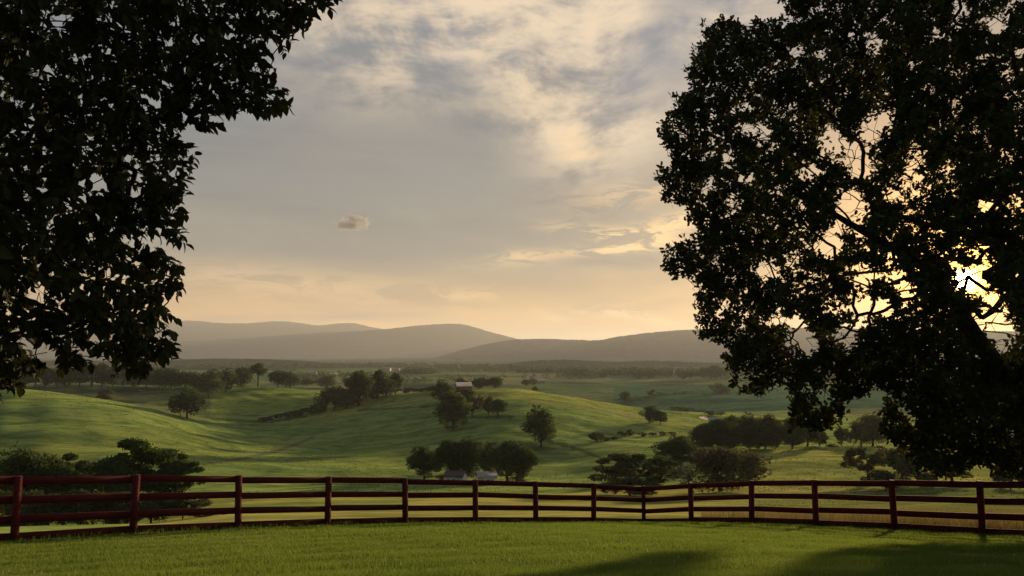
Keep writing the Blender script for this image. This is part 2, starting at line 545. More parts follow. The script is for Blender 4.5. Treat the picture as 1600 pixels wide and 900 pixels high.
naz = np.concatenate([np.linspace(-math.pi, -.80, 60)[:-1], np.linspace(-.80, .80, 640), np.linspace(.80, math.pi, 60)[1:-1]])
nr = np.concatenate([np.linspace(1.0, 8, 12)[:-1], np.exp(np.linspace(np.log(8), np.log(1500), 400)), np.exp(np.linspace(np.log(1500), np.log(24000), 70))[1:]])
AZ, RR = np.meshgrid(naz, nr)
gx, gy = (RR * np.sin(AZ)).ravel(), (RR * np.cos(AZ)).ravel()
gzv = ground_z(gx, gy)
na, nrr = len(naz), len(nr)
V = np.stack([gx, gy, gzv], -1)
V = np.concatenate([V, [[0, 0, 0]]])
ii, jj = np.meshgrid(np.arange(nrr - 1), np.arange(na), indexing='ij')
ii, jj = ii.ravel(), jj.ravel(); j2 = (jj + 1) % na
quads = np.stack([ii * na + jj, ii * na + j2, (ii + 1) * na + j2, (ii + 1) * na + jj], -1)[:, ::-1]
rc, ac = (nr[ii] + nr[ii + 1]) / 2, naz[jj]
inside = rc < fence_r(ac)
j = np.arange(na)
fan = np.stack([np.full(na, len(V) - 1), j, (j + 1) % na], -1)[:, ::-1]


def submesh(name, faces_list):
    used = np.unique(np.concatenate([f.ravel() for f in faces_list]))
    mp = np.full(len(V), -1); mp[used] = np.arange(len(used))
    me = mesh_np(name, V[used], [mp[f] for f in faces_list], True)
    return me, V[used]


me_l, v_l = submesh('lawn', [quads[inside], fan])
me_p, v_p = submesh('pasture', [quads[~inside]])
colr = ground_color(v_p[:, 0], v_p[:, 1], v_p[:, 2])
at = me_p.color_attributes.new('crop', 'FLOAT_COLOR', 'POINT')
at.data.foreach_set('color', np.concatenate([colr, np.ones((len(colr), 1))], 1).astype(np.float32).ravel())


def ground_mat(name, lawn):
    m, N = new_mat(name)
    g = N.node('ShaderNodeNewGeometry')
    P = g.outputs['Position']
    if lawn:
        basec = N.mix(N.noise(P, 0.5, 4, 0.6), (0.09, 0.12, 0.025), (0.13, 0.14, 0.032))
    else:
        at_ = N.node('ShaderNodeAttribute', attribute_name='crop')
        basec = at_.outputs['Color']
    n1 = N.noise(P, 0.012, 5, 0.6, 0.4)
    n2 = N.noise(P, 0.11, 6, 0.65)
    n3 = N.noise(P, 1.4, 4, 0.7)
    n4 = N.noise(N.v('MULTIPLY', P, (0.4, 1.0, 1.0)), 0.05, 8, 0.72, 1.0)
    c = N.mix(N.smooth(n1, 0.35, 0.7, 0.0, 0.5), basec, N.mix(1.0, basec, (1.45, 1.12, 0.9), 'MULTIPLY'))
    c = N.mix(N.smooth(n4, 0.44, 0.60, 0.0, 0.9), c, N.mix(1.0, c, (0.55, 0.62, 0.60), 'MULTIPLY'))
    c = N.mix(N.smooth(n2, 0.46, 0.64, 0.0, 0.9), c, N.mix(1.0, c, (0.58, 0.62, 0.62), 'MULTIPLY'))
    c = N.mix(N.smooth(n3, 0.4, 0.75, 0.0, 0.45), c, N.mix(1.0, c, (0.55, 0.6, 0.55), 'MULTIPLY'))
    if not lawn:   # mown swaths of the hay field below the fence
        x, y, z = N.xyz(P)
        near = N.m('MULTIPLY', N.smooth(y, 190, 150), N.smooth(y, 32, 40))
        wv = N.m('SINE', N.m('MULTIPLY_ADD', N.m('MULTIPLY_ADD', x, 0.55, N.m('MULTIPLY', y, 0.83)), 1.05, N.m('MULTIPLY', n2, 7.0)))
        c = N.mix(N.m('MULTIPLY', near, N.smooth(wv, 0.1, 0.9, 0.0, 0.5)), c, (0.10, 0.12, 0.035))
    # upright blades: matt ground plus a fibre sheen in the sward's own colour
    p = N.node('ShaderNodeBsdfDiffuse'); N.put(p.inputs['Color'], c); p.inputs['Roughness'].default_value = 0.0
    sh = N.node('ShaderNodeBsdfSheen'); sh.distribution = 'MICROFIBER'; sh.inputs['Roughness'].default_value = 0.6
    N.put(sh.inputs['Color'], N.mix(1.0, c, (0.85, 0.85, 0.7), 'MULTIPLY'))
    add = N.node('ShaderNodeAddShader'); N.l.new(p.outputs[0], add.inputs[0]); N.l.new(sh.outputs[0], add.inputs[1])
    b = N.node('ShaderNodeBump'); b.inputs['Strength'].default_value = 0.7; b.inputs['Distance'].default_value = 0.35
    N.put(b.inputs['Height'], N.m('ADD', n3, N.m('MULTIPLY', n2, 3.0)))
    N.l.new(b.outputs[0], p.inputs['Normal'])
    o = N.node('ShaderNodeOutputMaterial'); N.l.new(add.outputs[0], o.inputs[0])
    return m


lawn = obj('lawn', me_l, ground_mat('lawn_soil', True)); lawn['kind'] = 'structure'
past = obj('pasture', me_p, ground_mat('pasture', False)); past['kind'] = 'structure'
past['label'] = 'rolling green pasture hills and valley fields beyond the fence'
lawn['label'] = 'short lawn falling away to the board fence'

# ------------------------------------------------------------------ mountains
def ridge(name, D0, prof, half, label, seed, noise=14.0, base=-75.0):
    r_ = np.random.default_rng(seed)
    pxs = np.linspace(prof[0][0], prof[-1][0], 900)
    top = np.interp(pxs, [p[0] for p in prof], [p[1] for p in prof])
    k = np.ones(19) / 19
    sm = np.convolve(np.pad(top, 9, mode='edge'), k, 'valid')
    T = np.linspace(-1, 1, 61)
    u = (pxs - 800) / F
    ztop = EYE + D0 * slope(sm)
    rough = np.zeros(len(pxs))
    for f in range(14):
        rough += np.sin(u * D0 / (60 + 35 * f) + r_.uniform(0, 6)) * noise * 0.02 * (f + 2) / 3
    rough += r_.normal(0, 1, len(pxs)) * noise * .16
    VV = []
    for t in T:
        d = D0 * (1 + t * half)
        prof_t = np.maximum(0, 1 - abs(t) ** 1.25)
        fold = sum(np.sin(u * D0 / (170 + 120 * q) + 3.1 * q + t * (2.5 + q)) for q in range(5)) * noise * 1.6 * abs(t) * (1 - abs(t)) * 2
        zz = base + (ztop + rough * (0.4 + (1 - abs(t))) - base) * prof_t + fold * np.clip((ztop - base) / 300, .2, 1)
        # keep the near slope below the skyline of the crest
        lim = EYE + d * (ztop - EYE) / D0 - (0 if abs(t) < 1e-6 else 3)
        zz = np.minimum(zz, np.where(t < 0, lim, 1e9))
        VV.append(np.stack([u * D0 * (1 + t * half * .35), np.full(len(u), d), zz], -1))
    n = len(pxs)
    VV = np.concatenate(VV)
    i, j = np.meshgrid(np.arange(len(T) - 1), np.arange(n - 1), indexing='ij'); i, j = i.ravel(), j.ravel()
    q = np.stack([i * n + j, i * n + j + 1, (i + 1) * n + j + 1, (i + 1) * n + j], -1)
    o = obj(name, mesh_np(name, VV, [q], True), M_HILL)
    o['kind'] = 'structure'; o['label'] = label
    return o


ridge('mountain_ridge', 17000, [(-500, 524), (-150, 512), (60, 507), (200, 506), (270, 502), (300, 500), (345, 505), (390, 505), (433, 501.5), (467, 503.5), (497, 509.5), (523, 505.5), (557, 504.5),
      (580, 512), (620, 516), (700, 526), (800, 541), (950, 556)], 0.16, 'farthest pale hazy mountain ridge at left', 2, 16)
ridge('mountain_ridge', 13600, [(-500, 545), (150, 540), (330, 531), (450, 523), (540, 518), (607, 514), (633, 511), (660, 508), (700, 505.5), (727, 506), (743, 511), (767, 519), (797, 527), (840, 538), (900, 551), (960, 558)],
      0.15, 'middle hazy mountain ridge with rounded summit', 5, 14)
ridge('mountain_ridge', 8600, [(640, 568), (670, 561), (700, 553), (740, 543), (770, 536), (800, 531), (860, 529.5), (905, 531.5), (924, 530), (928, 534), (936, 534), (941, 529), (970, 525), (1000, 521),
      (1040, 517), (1090, 514), (1200, 512), (1400, 514), (1600, 518), (2000, 528), (2300, 545)], 0.13, 'nearer darker wooded mountain ridge at right', 8, 8)
ridge('wooded_hill', 3900, [(-400, 572), (-100, 566), (100, 563), (230, 565), (280, 562), (340, 560.5), (420, 561), (480, 564), (530, 569), (580, 573)], 0.10, 'low wooded hill at the foot of the left mountains', 12, 5)
ridge('wooded_hill', 3300, [(740, 577), (775, 570), (830, 563), (890, 561.5), (960, 565), (1020, 563), (1080, 566), (1150, 568), (1300, 562), (1600, 560), (2000, 564)], 0.08, 'low wooded hill before the right hand mountain', 15, 5)

# ------------------------------------------------------------------ skeletons and crowns
def grow(root_pts, root_r, targets, seed, k=4, bend=0.12, up=0.0, tip=0.012):
    """limbs from an existing stem out to every target; returns tube mesh arrays"""
    r_ = np.random.default_rng(seed)
    pos = [np.array(p, float) for p in root_pts]
    par = [-1] + list(range(len(pos) - 1))
    n_stem = len(pos)
    order = np.argsort([np.linalg.norm(t - pos[-1]) for t in targets])
    ends = []
    for o in order:
        t = targets[o]
        A = np.array(pos)
        d = np.linalg.norm(A - t, axis=1) + 0.5 * np.maximum(0, A[:, 2] - t[2])
        d[: max(1, n_stem // 2)] += 1e3
        i = int(np.argmin(d)); L = np.linalg.norm(t - pos[i])
        prev = i
        for s in range(1, k + 1):
            f = s / k
            p = pos[i] * (1 - f) + t * f + r_.normal(0, bend * L / k, 3) * (f < 1)
            p[2] += up * L * f * (1 - f)
            pos.append(p); par.append(prev); prev = len(pos) - 1
        ends.append(prev)
    cnt = np.zeros(len(pos)); cnt[ends] = 1
    for i in range(len(pos) - 1, 0, -1):
        cnt[par[i]] += cnt[i]
    rad = tip * np.maximum(cnt, 1) ** 0.5
    rad *= root_r / max(rad[n_stem - 1], 1e-6) if rad[n_stem - 1] > root_r else 1.0
    rad[:n_stem] = np.maximum(rad[:n_stem], np.linspace(root_r * 1.25, root_r * .8, n_stem))
    return np.array(pos), np.array(par), rad


def tubes(pos, par, rad, sides=6):
    idx = np.where(par >= 0)[0]
    P, Q = pos[par[idx]], pos[idx]
    d = Q - P; L = np.linalg.norm(d, axis=1, keepdims=True); d = d / np.maximum(L, 1e-6)
    ref = np.where(np.abs(d[:, 2:3]) > .9, np.array([[1., 0, 0]]), np.array([[0, 0, 1.]]))
    a = np.cross(d, ref); a /= np.linalg.norm(a, axis=1, keepdims=True); b = np.cross(d, a)
    th = np.arange(sides) / sides * math.tau
    ring = a[:, None] * np.cos(th)[None, :, None] + b[:, None] * np.sin(th)[None, :, None]
    r0, r1 = np.minimum(rad[par[idx]], rad[idx] * 1.6), rad[idx]
    V0 = P[:, None] + ring * r0[:, None, None]; V1 = Q[:, None] + ring * r1[:, None, None]
    VV = np.concatenate([V0, V1], 1).reshape(-1, 3)
    base = np.arange(len(idx))[:, None] * 2 * sides
    s = np.arange(sides); s2 = (s + 1) % sides
    f = np.stack([base + s, base + s2, base + sides + s2, base + sides + s], -1).reshape(-1, 4)
    return VV, f


def frames(dirs, r_, roll=math.pi):
    d = dirs / np.maximum(np.linalg.norm(dirs, axis=1, keepdims=True), 1e-9)
    ref = r_.normal(size=d.shape) if roll >= math.pi else np.tile([[0, 0, 1.0]], (len(d), 1)) + r_.normal(size=d.shape) * roll
    a = np.cross(d, ref); a /= np.maximum(np.linalg.norm(a, axis=1, keepdims=True), 1e-9)
    return d, a, np.cross(a, d)


def place_leaves(tmpl, faces, org, dirs, size, r_, roll=math.pi):
    """tmpl (k,3): x across, y along, z normal"""
    d, a, n = frames(dirs, r_, roll)
    k = len(tmpl)
    V = org[:, None] + size[:, None, None] * (a[:, None] * tmpl[None, :, 0:1] + d[:, None] * tmpl[None, :, 1:2] + n[:, None] * tmpl[None, :, 2:3])
    base = (np.arange(len(org)) * k)[:, None, None]
    return V.reshape(-1, 3), [(base + np.array(f)[None]).reshape(-1, np.array(f).shape[1]) for f in faces]


KITE = (np.array([(0, 0, 0), (.36, .45, .06), (0, 1, 0), (-.36, .45, .06)]), [[(0, 1, 2, 3)]])
OAKL = (np.array([(0, 0, 0), (.16, .22, .03), (.30, .45, .05), (.17, .55, .03), (.26, .80, .05), (0, 1, -.03), (-.26, .80, .05), (-.17, .55, .03), (-.30, .45, .05), (-.16, .22, .03)]),
        [[(0, 1, 9, 0)][:0] or [(1, 2, 3, 5), (5, 7, 8, 9)], [(0, 1, 9), (1, 5, 9), (3, 4, 5), (5, 6, 7)]])
BROAD = (np.array([(0, 0, 0), (0, .35, -.02), (0, .7, -.05), (0, 1, -.16), (.20, .16, .05), (.29, .42, .07), (.17, .76, .0), (-.20, .16, .05), (-.29, .42, .07), (-.17, .76, .0)]),
         [[(0, 4, 5, 1), (1, 5, 6, 2), (0, 1, 8, 7), (1, 2, 9, 8)], [(2, 6, 3), (2, 3, 9)]])


def tree_meshes(tag_, seed, style='round', leaves=3000, leaf=0.045):
    """unit-height tree: returns trunk mesh, crown mesh"""
    r_ = np.random.default_rng(seed)
    # lobes fill a dome from low skirts to the top
    nl, cz, rx, rz, lo, fl = {'round': (34, .50, .27, .42, .08, .9), 'wide': (40, .47, .36, .40, .06, .8), 'tall': (32, .50, .15, .44, .05, 1.0),
                              'layer': (24, .58, .42, .38, .20, .34), 'airy': (30, .54, .30, .38, .18, .7), 'pole': (18, .68, .18, .24, .40, .8),
                              'bush': (22, .40, .46, .34, .02, .8)}[style]
    C = []
    while len(C) < nl:
        p = r_.uniform(-1, 1, 3)
        q = np.linalg.norm(p)
        if .35 < q < 1:
            w = (1.0 - 0.45 * max(p[2], 0) ** 1.5) * r_.uniform(.72, 1.22)
            C.append((p[0] * rx * w, p[1] * rx * w, max(lo + .05, cz + p[2] * rz * .86)))
    C = np.array(C)
    R = r_.uniform(.06, .15, nl) * (1.15 if style in ('wide', 'bush', 'layer') else 1.0) * (0.75 if style in ('tall', 'pole', 'airy') else 1)
    lean = r_.normal(0, .015, 2)
    stem = [(lean[0] * q, lean[1] * q, z) for q, z in ((0, -.04), (.5, .08), (1, lo + .04), (1.5, lo + .14), (2, lo + .26))]
    pos, par, rad = grow(stem, .020 if style != 'bush' else .012, list(C), seed + 1, 3, .25, .15, .0035)
    tv, tf = tubes(pos, par, rad, 5)
    trunk = mesh_np(tag_ + '_trunk', tv, [tf])
    trunk.materials.append(M_BARK)
    w = R ** 2; w = w / w.sum()
    li = r_.choice(nl, leaves, p=w)
    dv = r_.normal(size=(leaves, 3)); dv /= np.linalg.norm(dv, axis=1, keepdims=True)
    q = r_.uniform(0.25, 1, leaves) ** (.5) * (1 + .22 * r_.normal(size=leaves) * (r_.random(leaves) < .35))
    off = dv * (R[li] * q)[:, None]; off[:, 2] *= fl
    P = C[li] + off
    # ragged clumps: drop leaves where a cheap 3-d wave field is low
    fld = sum(np.sin(P @ r_.normal(0, 26, 3) + r_.uniform(0, 6)) for _ in range(5))
    keep = fld > (-1.6 if style != 'airy' else -.2)
    P, dv = P[keep], dv[keep]
    P[:, 2] = np.maximum(P[:, 2], .02)
    dirs = dv * .8 + r_.normal(0, .6, P.shape) + np.array((0, 0, -.15))
    lv, lf = place_leaves(KITE[0] * np.array((1.2, 1, 1)), KITE[1], P, dirs, leaf * r_.uniform(.55, 1.5, len(P)), r_)
    crown = mesh_np(tag_ + '_crown', lv, lf)
    return trunk, crown


LIB = {}
for st, n in (('round', 4), ('wide', 3), ('tall', 2), ('airy', 2), ('bush', 3), ('pole', 2)):
    LIB['far_' + st] = [tree_meshes('far_' + st, 100 + 13 * i + hash_, st, 3600, .044) for i in range(n) for hash_ in ({'round': 1, 'wide': 2, 'tall': 3, 'airy': 4, 'bush': 5, 'pole': 6}[st] * 37,)]
for st, n in (('round', 3), ('wide', 3), ('layer', 3), ('airy', 3), ('bush', 2)):
    LIB['near_' + st] = [tree_meshes('near_' + st, 500 + 17 * i + hash_, st, 13000, .026) for i in range(n) for hash_ in ({'round': 1, 'wide': 2, 'layer': 3, 'airy': 4, 'bush': 5}[st] * 41,)]
MATS = {'t': M_TREE, 'p': M_PALE, 'b': M_BUSH}
UNITW = {}
for k, lst in LIB.items():
    for t, c in lst:
        co = np.empty(len(c.vertices) * 3, np.float32); c.vertices.foreach_get('co', co); co = co.reshape(-1, 3)
        UNITW[c.name] = (max(np.percentile(co[:, 0], 98) - np.percentile(co[:, 0], 2), .1), np.percentile(co[:, 2], 99.5))
counter = {}
cmesh = {}


def plant(px, ybase, h, w, Y, kind, label, group=None, mat='t', name=None, snap=True):
    """one tree: photo column, photo row of its foot, height and width in photo pixels, depth"""
    p = on_ground(px, ybase, Y) if snap else None
    if p is None:
        q = ray(px, ybase, Y); p = np.array((q[0], q[1], gz(q[0], q[1])))
    i = counter.get(kind, 0); counter[kind] = i + 1
    lst = LIB[kind]; t, c = lst[i % len(lst)]
    uw, uh = UNITW[c.name]
    key = (c.name, mat)
    if key not in cmesh:
        c2 = c.copy(); c2.materials.clear(); c2.materials.append(MATS[mat]); cmesh[key] = c2
    topz = ray(px, ybase - h, p[1])[2] if not snap else p[2] + h * p[1] / F
    H = max(topz - p[2], .3) / uh
    Wd = w * p[1] / F / uw
    bush = 'bush' in kind
    o = thing(name or ('shrub' if bush else 'deciduous_tree'), label, 'shrub' if bush else 'tree', tuple(p - np.array((0, 0, .02 * H))), random.uniform(0, 6.28), group, (Wd, Wd, H))
    a_ = obj('stem' if bush else 'trunk', t, None, o)
    b_ = obj('foliage' if bush else 'crown', cmesh[key], None, o)
    return o


ORD = ['first', 'second', 'third', 'fourth', 'fifth', 'sixth', 'seventh', 'eighth', 'ninth', 'tenth', 'eleventh', 'twelfth', 'thirteenth', 'fourteenth', 'fifteenth', 'sixteenth', 'seventeenth', 'eighteenth', 'nineteenth', 'twentieth']

# long row of trees behind the left hill
G = 'tree row behind the left hill'
row = [(38, 604, 30, 24), (55, 604, 32, 24), (72, 604, 30, 24), (90, 604, 30, 26), (107, 604, 29, 24), (124, 604, 31, 24), (143, 604, 34, 22), (160, 604, 36, 22), (176, 604, 33, 22), (193, 604, 30, 24), (210, 605, 31, 24), (228, 606, 33, 26)]
for i, (x, b, h, w) in enumerate(row):
    plant(x, b, h, w, 860, 'far_pole' if i > 5 and i % 3 == 0 else 'far_round', f'{ORD[i]} tree from the left in the row behind the left hill', G)
G = 'dark trees on the sunlit hill at left'
for (x, b, h, w, k, lab) in [
        (250, 608, 33, 30, 'far_wide', 'dark tree at the right end of the left row'), (267, 609, 33, 28, 'far_round', 'dark broad tree just right of the left tree row'),
        (287, 608, 27, 30, 'far_wide', 'low dark tree between the left row and the hill trees'), (303, 607, 26, 22, 'far_wide', 'smallest dark tree left of the big hill crest tree'),
        (327, 622, 44, 38, 'far_wide', 'large dark tree lowest on the left hill crest'), (353, 612, 36, 26, 'far_round', 'dark tree beside the largest hill crest tree'),
        (377, 604, 30, 26, 'far_round', 'dark rounded tree left of the lollipop shaped tree'), (403, 601, 36, 20, 'far_pole', 'slim lollipop shaped tree on the left hill crest'),
        (434, 602, 27, 26, 'far_wide', 'left one of two trees on the bare hill crest'), (453, 602, 26, 28, 'far_wide', 'right one of two trees on the bare hill crest')]:
    plant(x, b, h, w, 815, k, lab, G)
plant(292, 653, 46, 42, 455, 'far_wide', 'lone spreading tree on the near left hill edge', None, 't')
plant(165, 633, 26, 20, 640, 'far_airy', 'small pale tree in the field below the left row', None, 'p')
# diagonal hedge with trees across the middle
for (x, b, h, w, k, Y, lab) in [
        (521, 641, 37, 42, 'far_wide', 575, 'lowest leafy tree in the slanting hedge'), (560, 634, 52, 32, 'far_tall', 600, 'tall tree at the middle of the slanting hedge'),
        (541, 638, 26, 24, 'far_round', 590, 'small tree between two big ones in the slanting hedge'), (590, 623, 44, 26, 'far_tall', 625, 'pointed tree near the top of the slanting hedge'),
        (604, 619, 26, 24, 'far_round', 640, 'low round tree under the pointed hedge trees'), (618, 615, 32, 18, 'far_tall', 650, 'narrow uppermost tree of the slanting hedge'),
        (511, 607, 21, 28, 'far_wide', 900, 'round tree beyond the slanting hedge, left of it'), (480, 603, 12, 22, 'far_wide', 1000, 'small far tree left behind the slanting hedge'),
        (545, 600, 10, 20, 'far_wide', 1150, 'small far tree right behind the slanting hedge')]:
    plant(x, b, h, w, Y, k, lab, 'trees along the slanting hedge')
xs = [(412, 659, 7), (425, 657, 8), (437, 655, 9), (450, 652, 9), (462, 651, 11), (474, 649, 12), (487, 647, 14), (500, 645, 18), (507, 642, 22), (533, 636, 15), (548, 633, 15), (573, 627, 15), (583, 624, 14), (632, 611, 9), (645, 608, 8), (658, 606, 7), (670, 604, 7), (681, 603, 6)]
for i, (x, b, h) in enumerate(xs):
    plant(x, b, h, 17, 560 + (x - 412) * .4, 'far_bush', f'{ORD[i]} low bush from the left along the slanting hedge', 'bushes of the slanting hedge', 'b')
# trees around the red barn on the hill
for (x, b, h, w, k, Y, m, lab) in [
        (690, 632, 38, 32, 'far_round', 530, 't', 'rounded tree left of the red barn'), (708, 671, 58, 42, 'far_round', 425, 't', 'large dark tree below the red barn'),
        (731, 634, 26, 20, 'far_round', 500, 't', 'dark tree directly in front of the red barn'), (720, 609, 19, 22, 'far_wide', 690, 't', 'round tree behind the red barn roof'),
        (750, 609, 19, 24, 'far_wide', 660, 't', 'left tree of the clump right of the red barn'), (772, 609, 20, 25, 'far_wide', 660, 't', 'right tree of the clump right of the red barn'),
        (738, 651, 30, 26, 'far_airy', 470, 'p', 'pale thin tree below the red barn'), (750, 648, 31, 10, 'far_airy', 480, 'p', 'slender sapling between pale and dark small trees'),
        (763, 648, 28, 14, 'far_tall', 480, 't', 'small dark upright tree on the field bank'), (778, 648, 24, 22, 'far_round', 480, 't', 'small bushy tree at the end of the field bank'),
        (845, 699, 64, 44, 'far_round', 335, 't', 'big lone dark tree on the open hillside'), (1016, 660, 26, 25, 'far_round', 580, 't', 'left rounded tree of the pair on the hill shoulder'),
        (1032, 665, 22, 20, 'far_round', 570, 't', 'right smaller tree of the pair on the hill shoulder')]:
    plant(x, b, h, w, Y, k, lab, None, m)
for i, (x, b, h, w) in enumerate([(931, 690, 16, 22), (945, 689, 7, 14), (972, 683, 9, 16), (984, 682, 11, 14), (1003, 682, 7, 12), (1020, 681, 5, 14), (1036, 681, 7, 10), (960, 686, 4, 16), (1050, 680, 5, 14)]):
    plant(x, b, h, w, 400, 'far_bush', f'{ORD[i]} bush of the low hedge below the paired trees, ' + ('tallest' if i == 0 else f'about {h * 3} decimetres high' if False else 'smaller'), 'hedge below the paired trees', 'b')
# trees round the white houses in the hollow
for (x, b, h, w, lab) in [(662, 753, 54, 46, 'leftmost tree beside the white houses in the hollow'), (703, 752, 62, 42, 'tall tree left above the white houses'),
                          (728, 752, 68, 46, 'tallest tree above the white houses in the hollow'), (765, 750, 58, 40, 'tree standing behind the right white house'),
                          (793, 754, 62, 48, 'dark tree right of the white houses'), (817, 753, 58, 42, 'rightmost tree of the clump by the white houses')]:
    plant(x, b, h, w, 262 if x not in (765,) else 280, 'near_round', lab, 'clump by the white houses')
plant(690, 751, 9, 18, 258, 'far_bush', 'low bush left of the white houses', None, 'b')
plant(811, 755, 14, 20, 250, 'far_bush', 'low bush under the rightmost hollow tree', None, 'b')
# trees behind the fence, left
for (x, yt, w, Y, k, m, lab) in [(45, 702, 95, 118, 'near_wide', 't', 'broad dark tree behind the fence at the far left'), (98, 708, 75, 122, 'near_layer', 't', 'tree with layered boughs beside the leftmost fence tree'),
                                 (130, 722, 60, 128, 'near_airy', 'p', 'thin pale tree between the left fence trees'), (172, 716, 70, 120, 'near_wide', 't', 'low bushy tree under the spreading flat topped tree'),
                                 (200, 684, 80, 124, 'near_layer', 't', 'tall flat topped spreading tree behind the left fence'), (247, 703, 84, 126, 'near_layer', 't', 'flat topped tree right of the tallest left one'),
                                 (284, 708, 56, 128, 'near_layer', 't', 'rightmost slim flat topped tree behind left fence'), (-40, 700, 100, 120, 'near_wide', 't', 'tree at the very left edge behind the fence')]:
    plant(x, 812, 812 - yt, w, Y, k, lab, 'trees behind the left fence', m, snap=False)
for i, (x, yt, w, Y) in enumerate([(20, 765, 90, 95), (75, 772, 80, 92), (125, 768, 80, 95), (180, 770, 80, 96), (235, 772, 80, 98), (285, 770, 60, 100), (322, 800, 40, 100)]):
    plant(x, 830, 830 - yt, w, Y, 'near_bush', f'{ORD[i]} dark bush from the left under the fence-side trees', 'bushes under the left trees', 'b', snap=False)
# trees behind the fence, middle right
for (x, yt, yb, w, Y, k, m, lab) in [(962, 708, 798, 66, 160, 'near_layer', 'p', 'grey-green branching tree behind the fence corner, left stem'), (1008, 710, 800, 76, 162, 'near_airy', 't', 'grey-green branching tree behind the fence corner, right stem'),
                                     (985, 748, 802, 90, 150, 'near_bush', 'b', 'dark thicket under the branching trees at the fence corner'),
                                     (1128, 697, 800, 112, 158, 'near_wide', 'p', 'full rounded grey-green tree behind the red fence'), (1182, 728, 760, 30, 190, 'near_bush', 'b', 'small round bush right of the full grey-green tree'),
                                     (1062, 680, 737, 60, 235, 'near_round', 't', 'dark rounded tree left of the creek wood'), (1034, 718, 742, 30, 225, 'near_bush', 'b', 'bush at the foot of the dark rounded creek tree')]:
    plant(x, yb, yb - yt, w, Y, k, lab, None, m, snap=False)
for i, (x, yt, yb, w) in enumerate([(1098, 664, 715, 40), (1122, 655, 713, 44), (1148, 650, 712, 44), (1172, 646, 712, 44), (1196, 648, 712, 40), (1216, 656, 711, 36), (1238, 652, 710, 40), (1262, 662, 708, 34), (1281, 672, 706, 24), (1135, 676, 716, 44), (1185, 676, 714, 44)]):
    plant(x, yb, yb - yt, w, 292 + (i % 3) * 8, 'near_round' if i % 2 else 'near_wide', f'{ORD[i]} tree of the creek wood, counted left to right along its top' if i < 9 else f'{"left" if i == 9 else "right"} low tree in front of the creek wood', 'creek wood', 't' if i % 4 else 'b', snap=False)
for (x, yt, yb, w, Y, k, m, lab) in [(1315, 668, 703, 15, 320, 'far_tall', 't', 'narrow upright tree right of the creek wood'), (1334, 672, 700, 22, 325, 'far_bush', 'b', 'pale bush beside the narrow upright tree'),
                                     (1364, 648, 703, 52, 330, 'near_wide', 'p', 'hazy tall tree at the field edge under the oak'), (1345, 660, 700, 30, 335, 'near_airy', 'p', 'hazy smaller tree left of the tall field-edge tree'),
                                     (1300, 694, 706, 18, 300, 'far_bush', 'b', 'low bush at the field top near the upright tree'), (1358, 697, 756, 54, 172, 'near_airy', 'p', 'airy pale young tree standing behind the red fence'),
                                     (1412, 690, 760, 50, 165, 'near_round', 'p', 'pale tree right of the airy young tree'), (1440, 705, 770, 60, 150, 'near_bush', 'p', 'pale bushy thicket under the oak boughs'),
                                     (1385, 735, 775, 60, 145, 'near_bush', 'b', 'dark low bush at the foot of the airy young tree'), (1490, 715, 775, 50, 155, 'near_airy', 'p', 'thin pale tree under the oak, left of the far field gap'),
                                     (1580, 735, 790, 50, 140, 'near_bush', 'b', 'bush under the oak at the right edge'), (1455, 668, 705, 40, 330, 'near_wide', 'p', 'hazy tree seen through the oak boughs')]:
    plant(x, yb, yb - yt, w, Y, k, lab, None, m, snap=False)
# far fields beyond the hill
for (x, yt, yb, w, Y, k, lab) in [(976, 612, 627, 13, 960, 'far_round', 'small tree on the thin hedge of the blue-green field'), (1022, 609, 623, 22, 980, 'far_airy', 'pale tree on the thin hedge of the blue-green field'),
                                  (1123, 598, 615, 29, 1080, 'far_bush', 'broad bush alone in the blue-green field'), (1015, 577, 592, 17, 1650, 'far_round', 'round tree at the far edge of the blue-green field'),
                                  (998, 583, 592, 12, 1650, 'far_round', 'smaller tree left of the round far edge tree'), (943, 581, 592, 12, 1700, 'far_round', 'lone small tree far off behind the hill crest'),
                                  (914, 575, 591, 14, 1800, 'far_airy', 'right pale tree of the far off pair'), (902, 577, 590, 12, 1800, 'far_airy', 'left pale tree of the far off pair'),
                                  (1068, 580, 593, 13, 1600, 'far_round', 'small tree right of the pylon'), (1078, 578, 593, 12, 1600, 'far_airy', 'second small tree right of the pylon'),
                                  (1100, 574, 592, 20, 1550, 'far_wide', 'left tree of the far clump by the oak'), (1118, 571, 592, 26, 1550, 'far_wide', 'right tree of the far clump by the oak'),
                                  (822, 593, 603, 16, 1400, 'far_wide', 'tree left of the far white farmhouse'), (833, 591, 602, 14, 1420, 'far_round', 'tree behind the far white farmhouse'), (836, 604, 612, 8, 1150, 'far_tall', 'tiny upright tree below the far farmhouse')]:
    plant(x, yb, yb - yt, w, Y, k, lab, None, 't')
for i, (x, b) in enumerate([(1055, 641), (1066, 643), (1078, 645), (1090, 647), (1100, 648), (1112, 649), (1126, 650), (1096, 660)]):
    plant(x, b, 6 + (i % 3), 15, 760, 'far_bush', f'{ORD[i]} bush from the left along the creek bank', 'creek bank bushes', 'b')

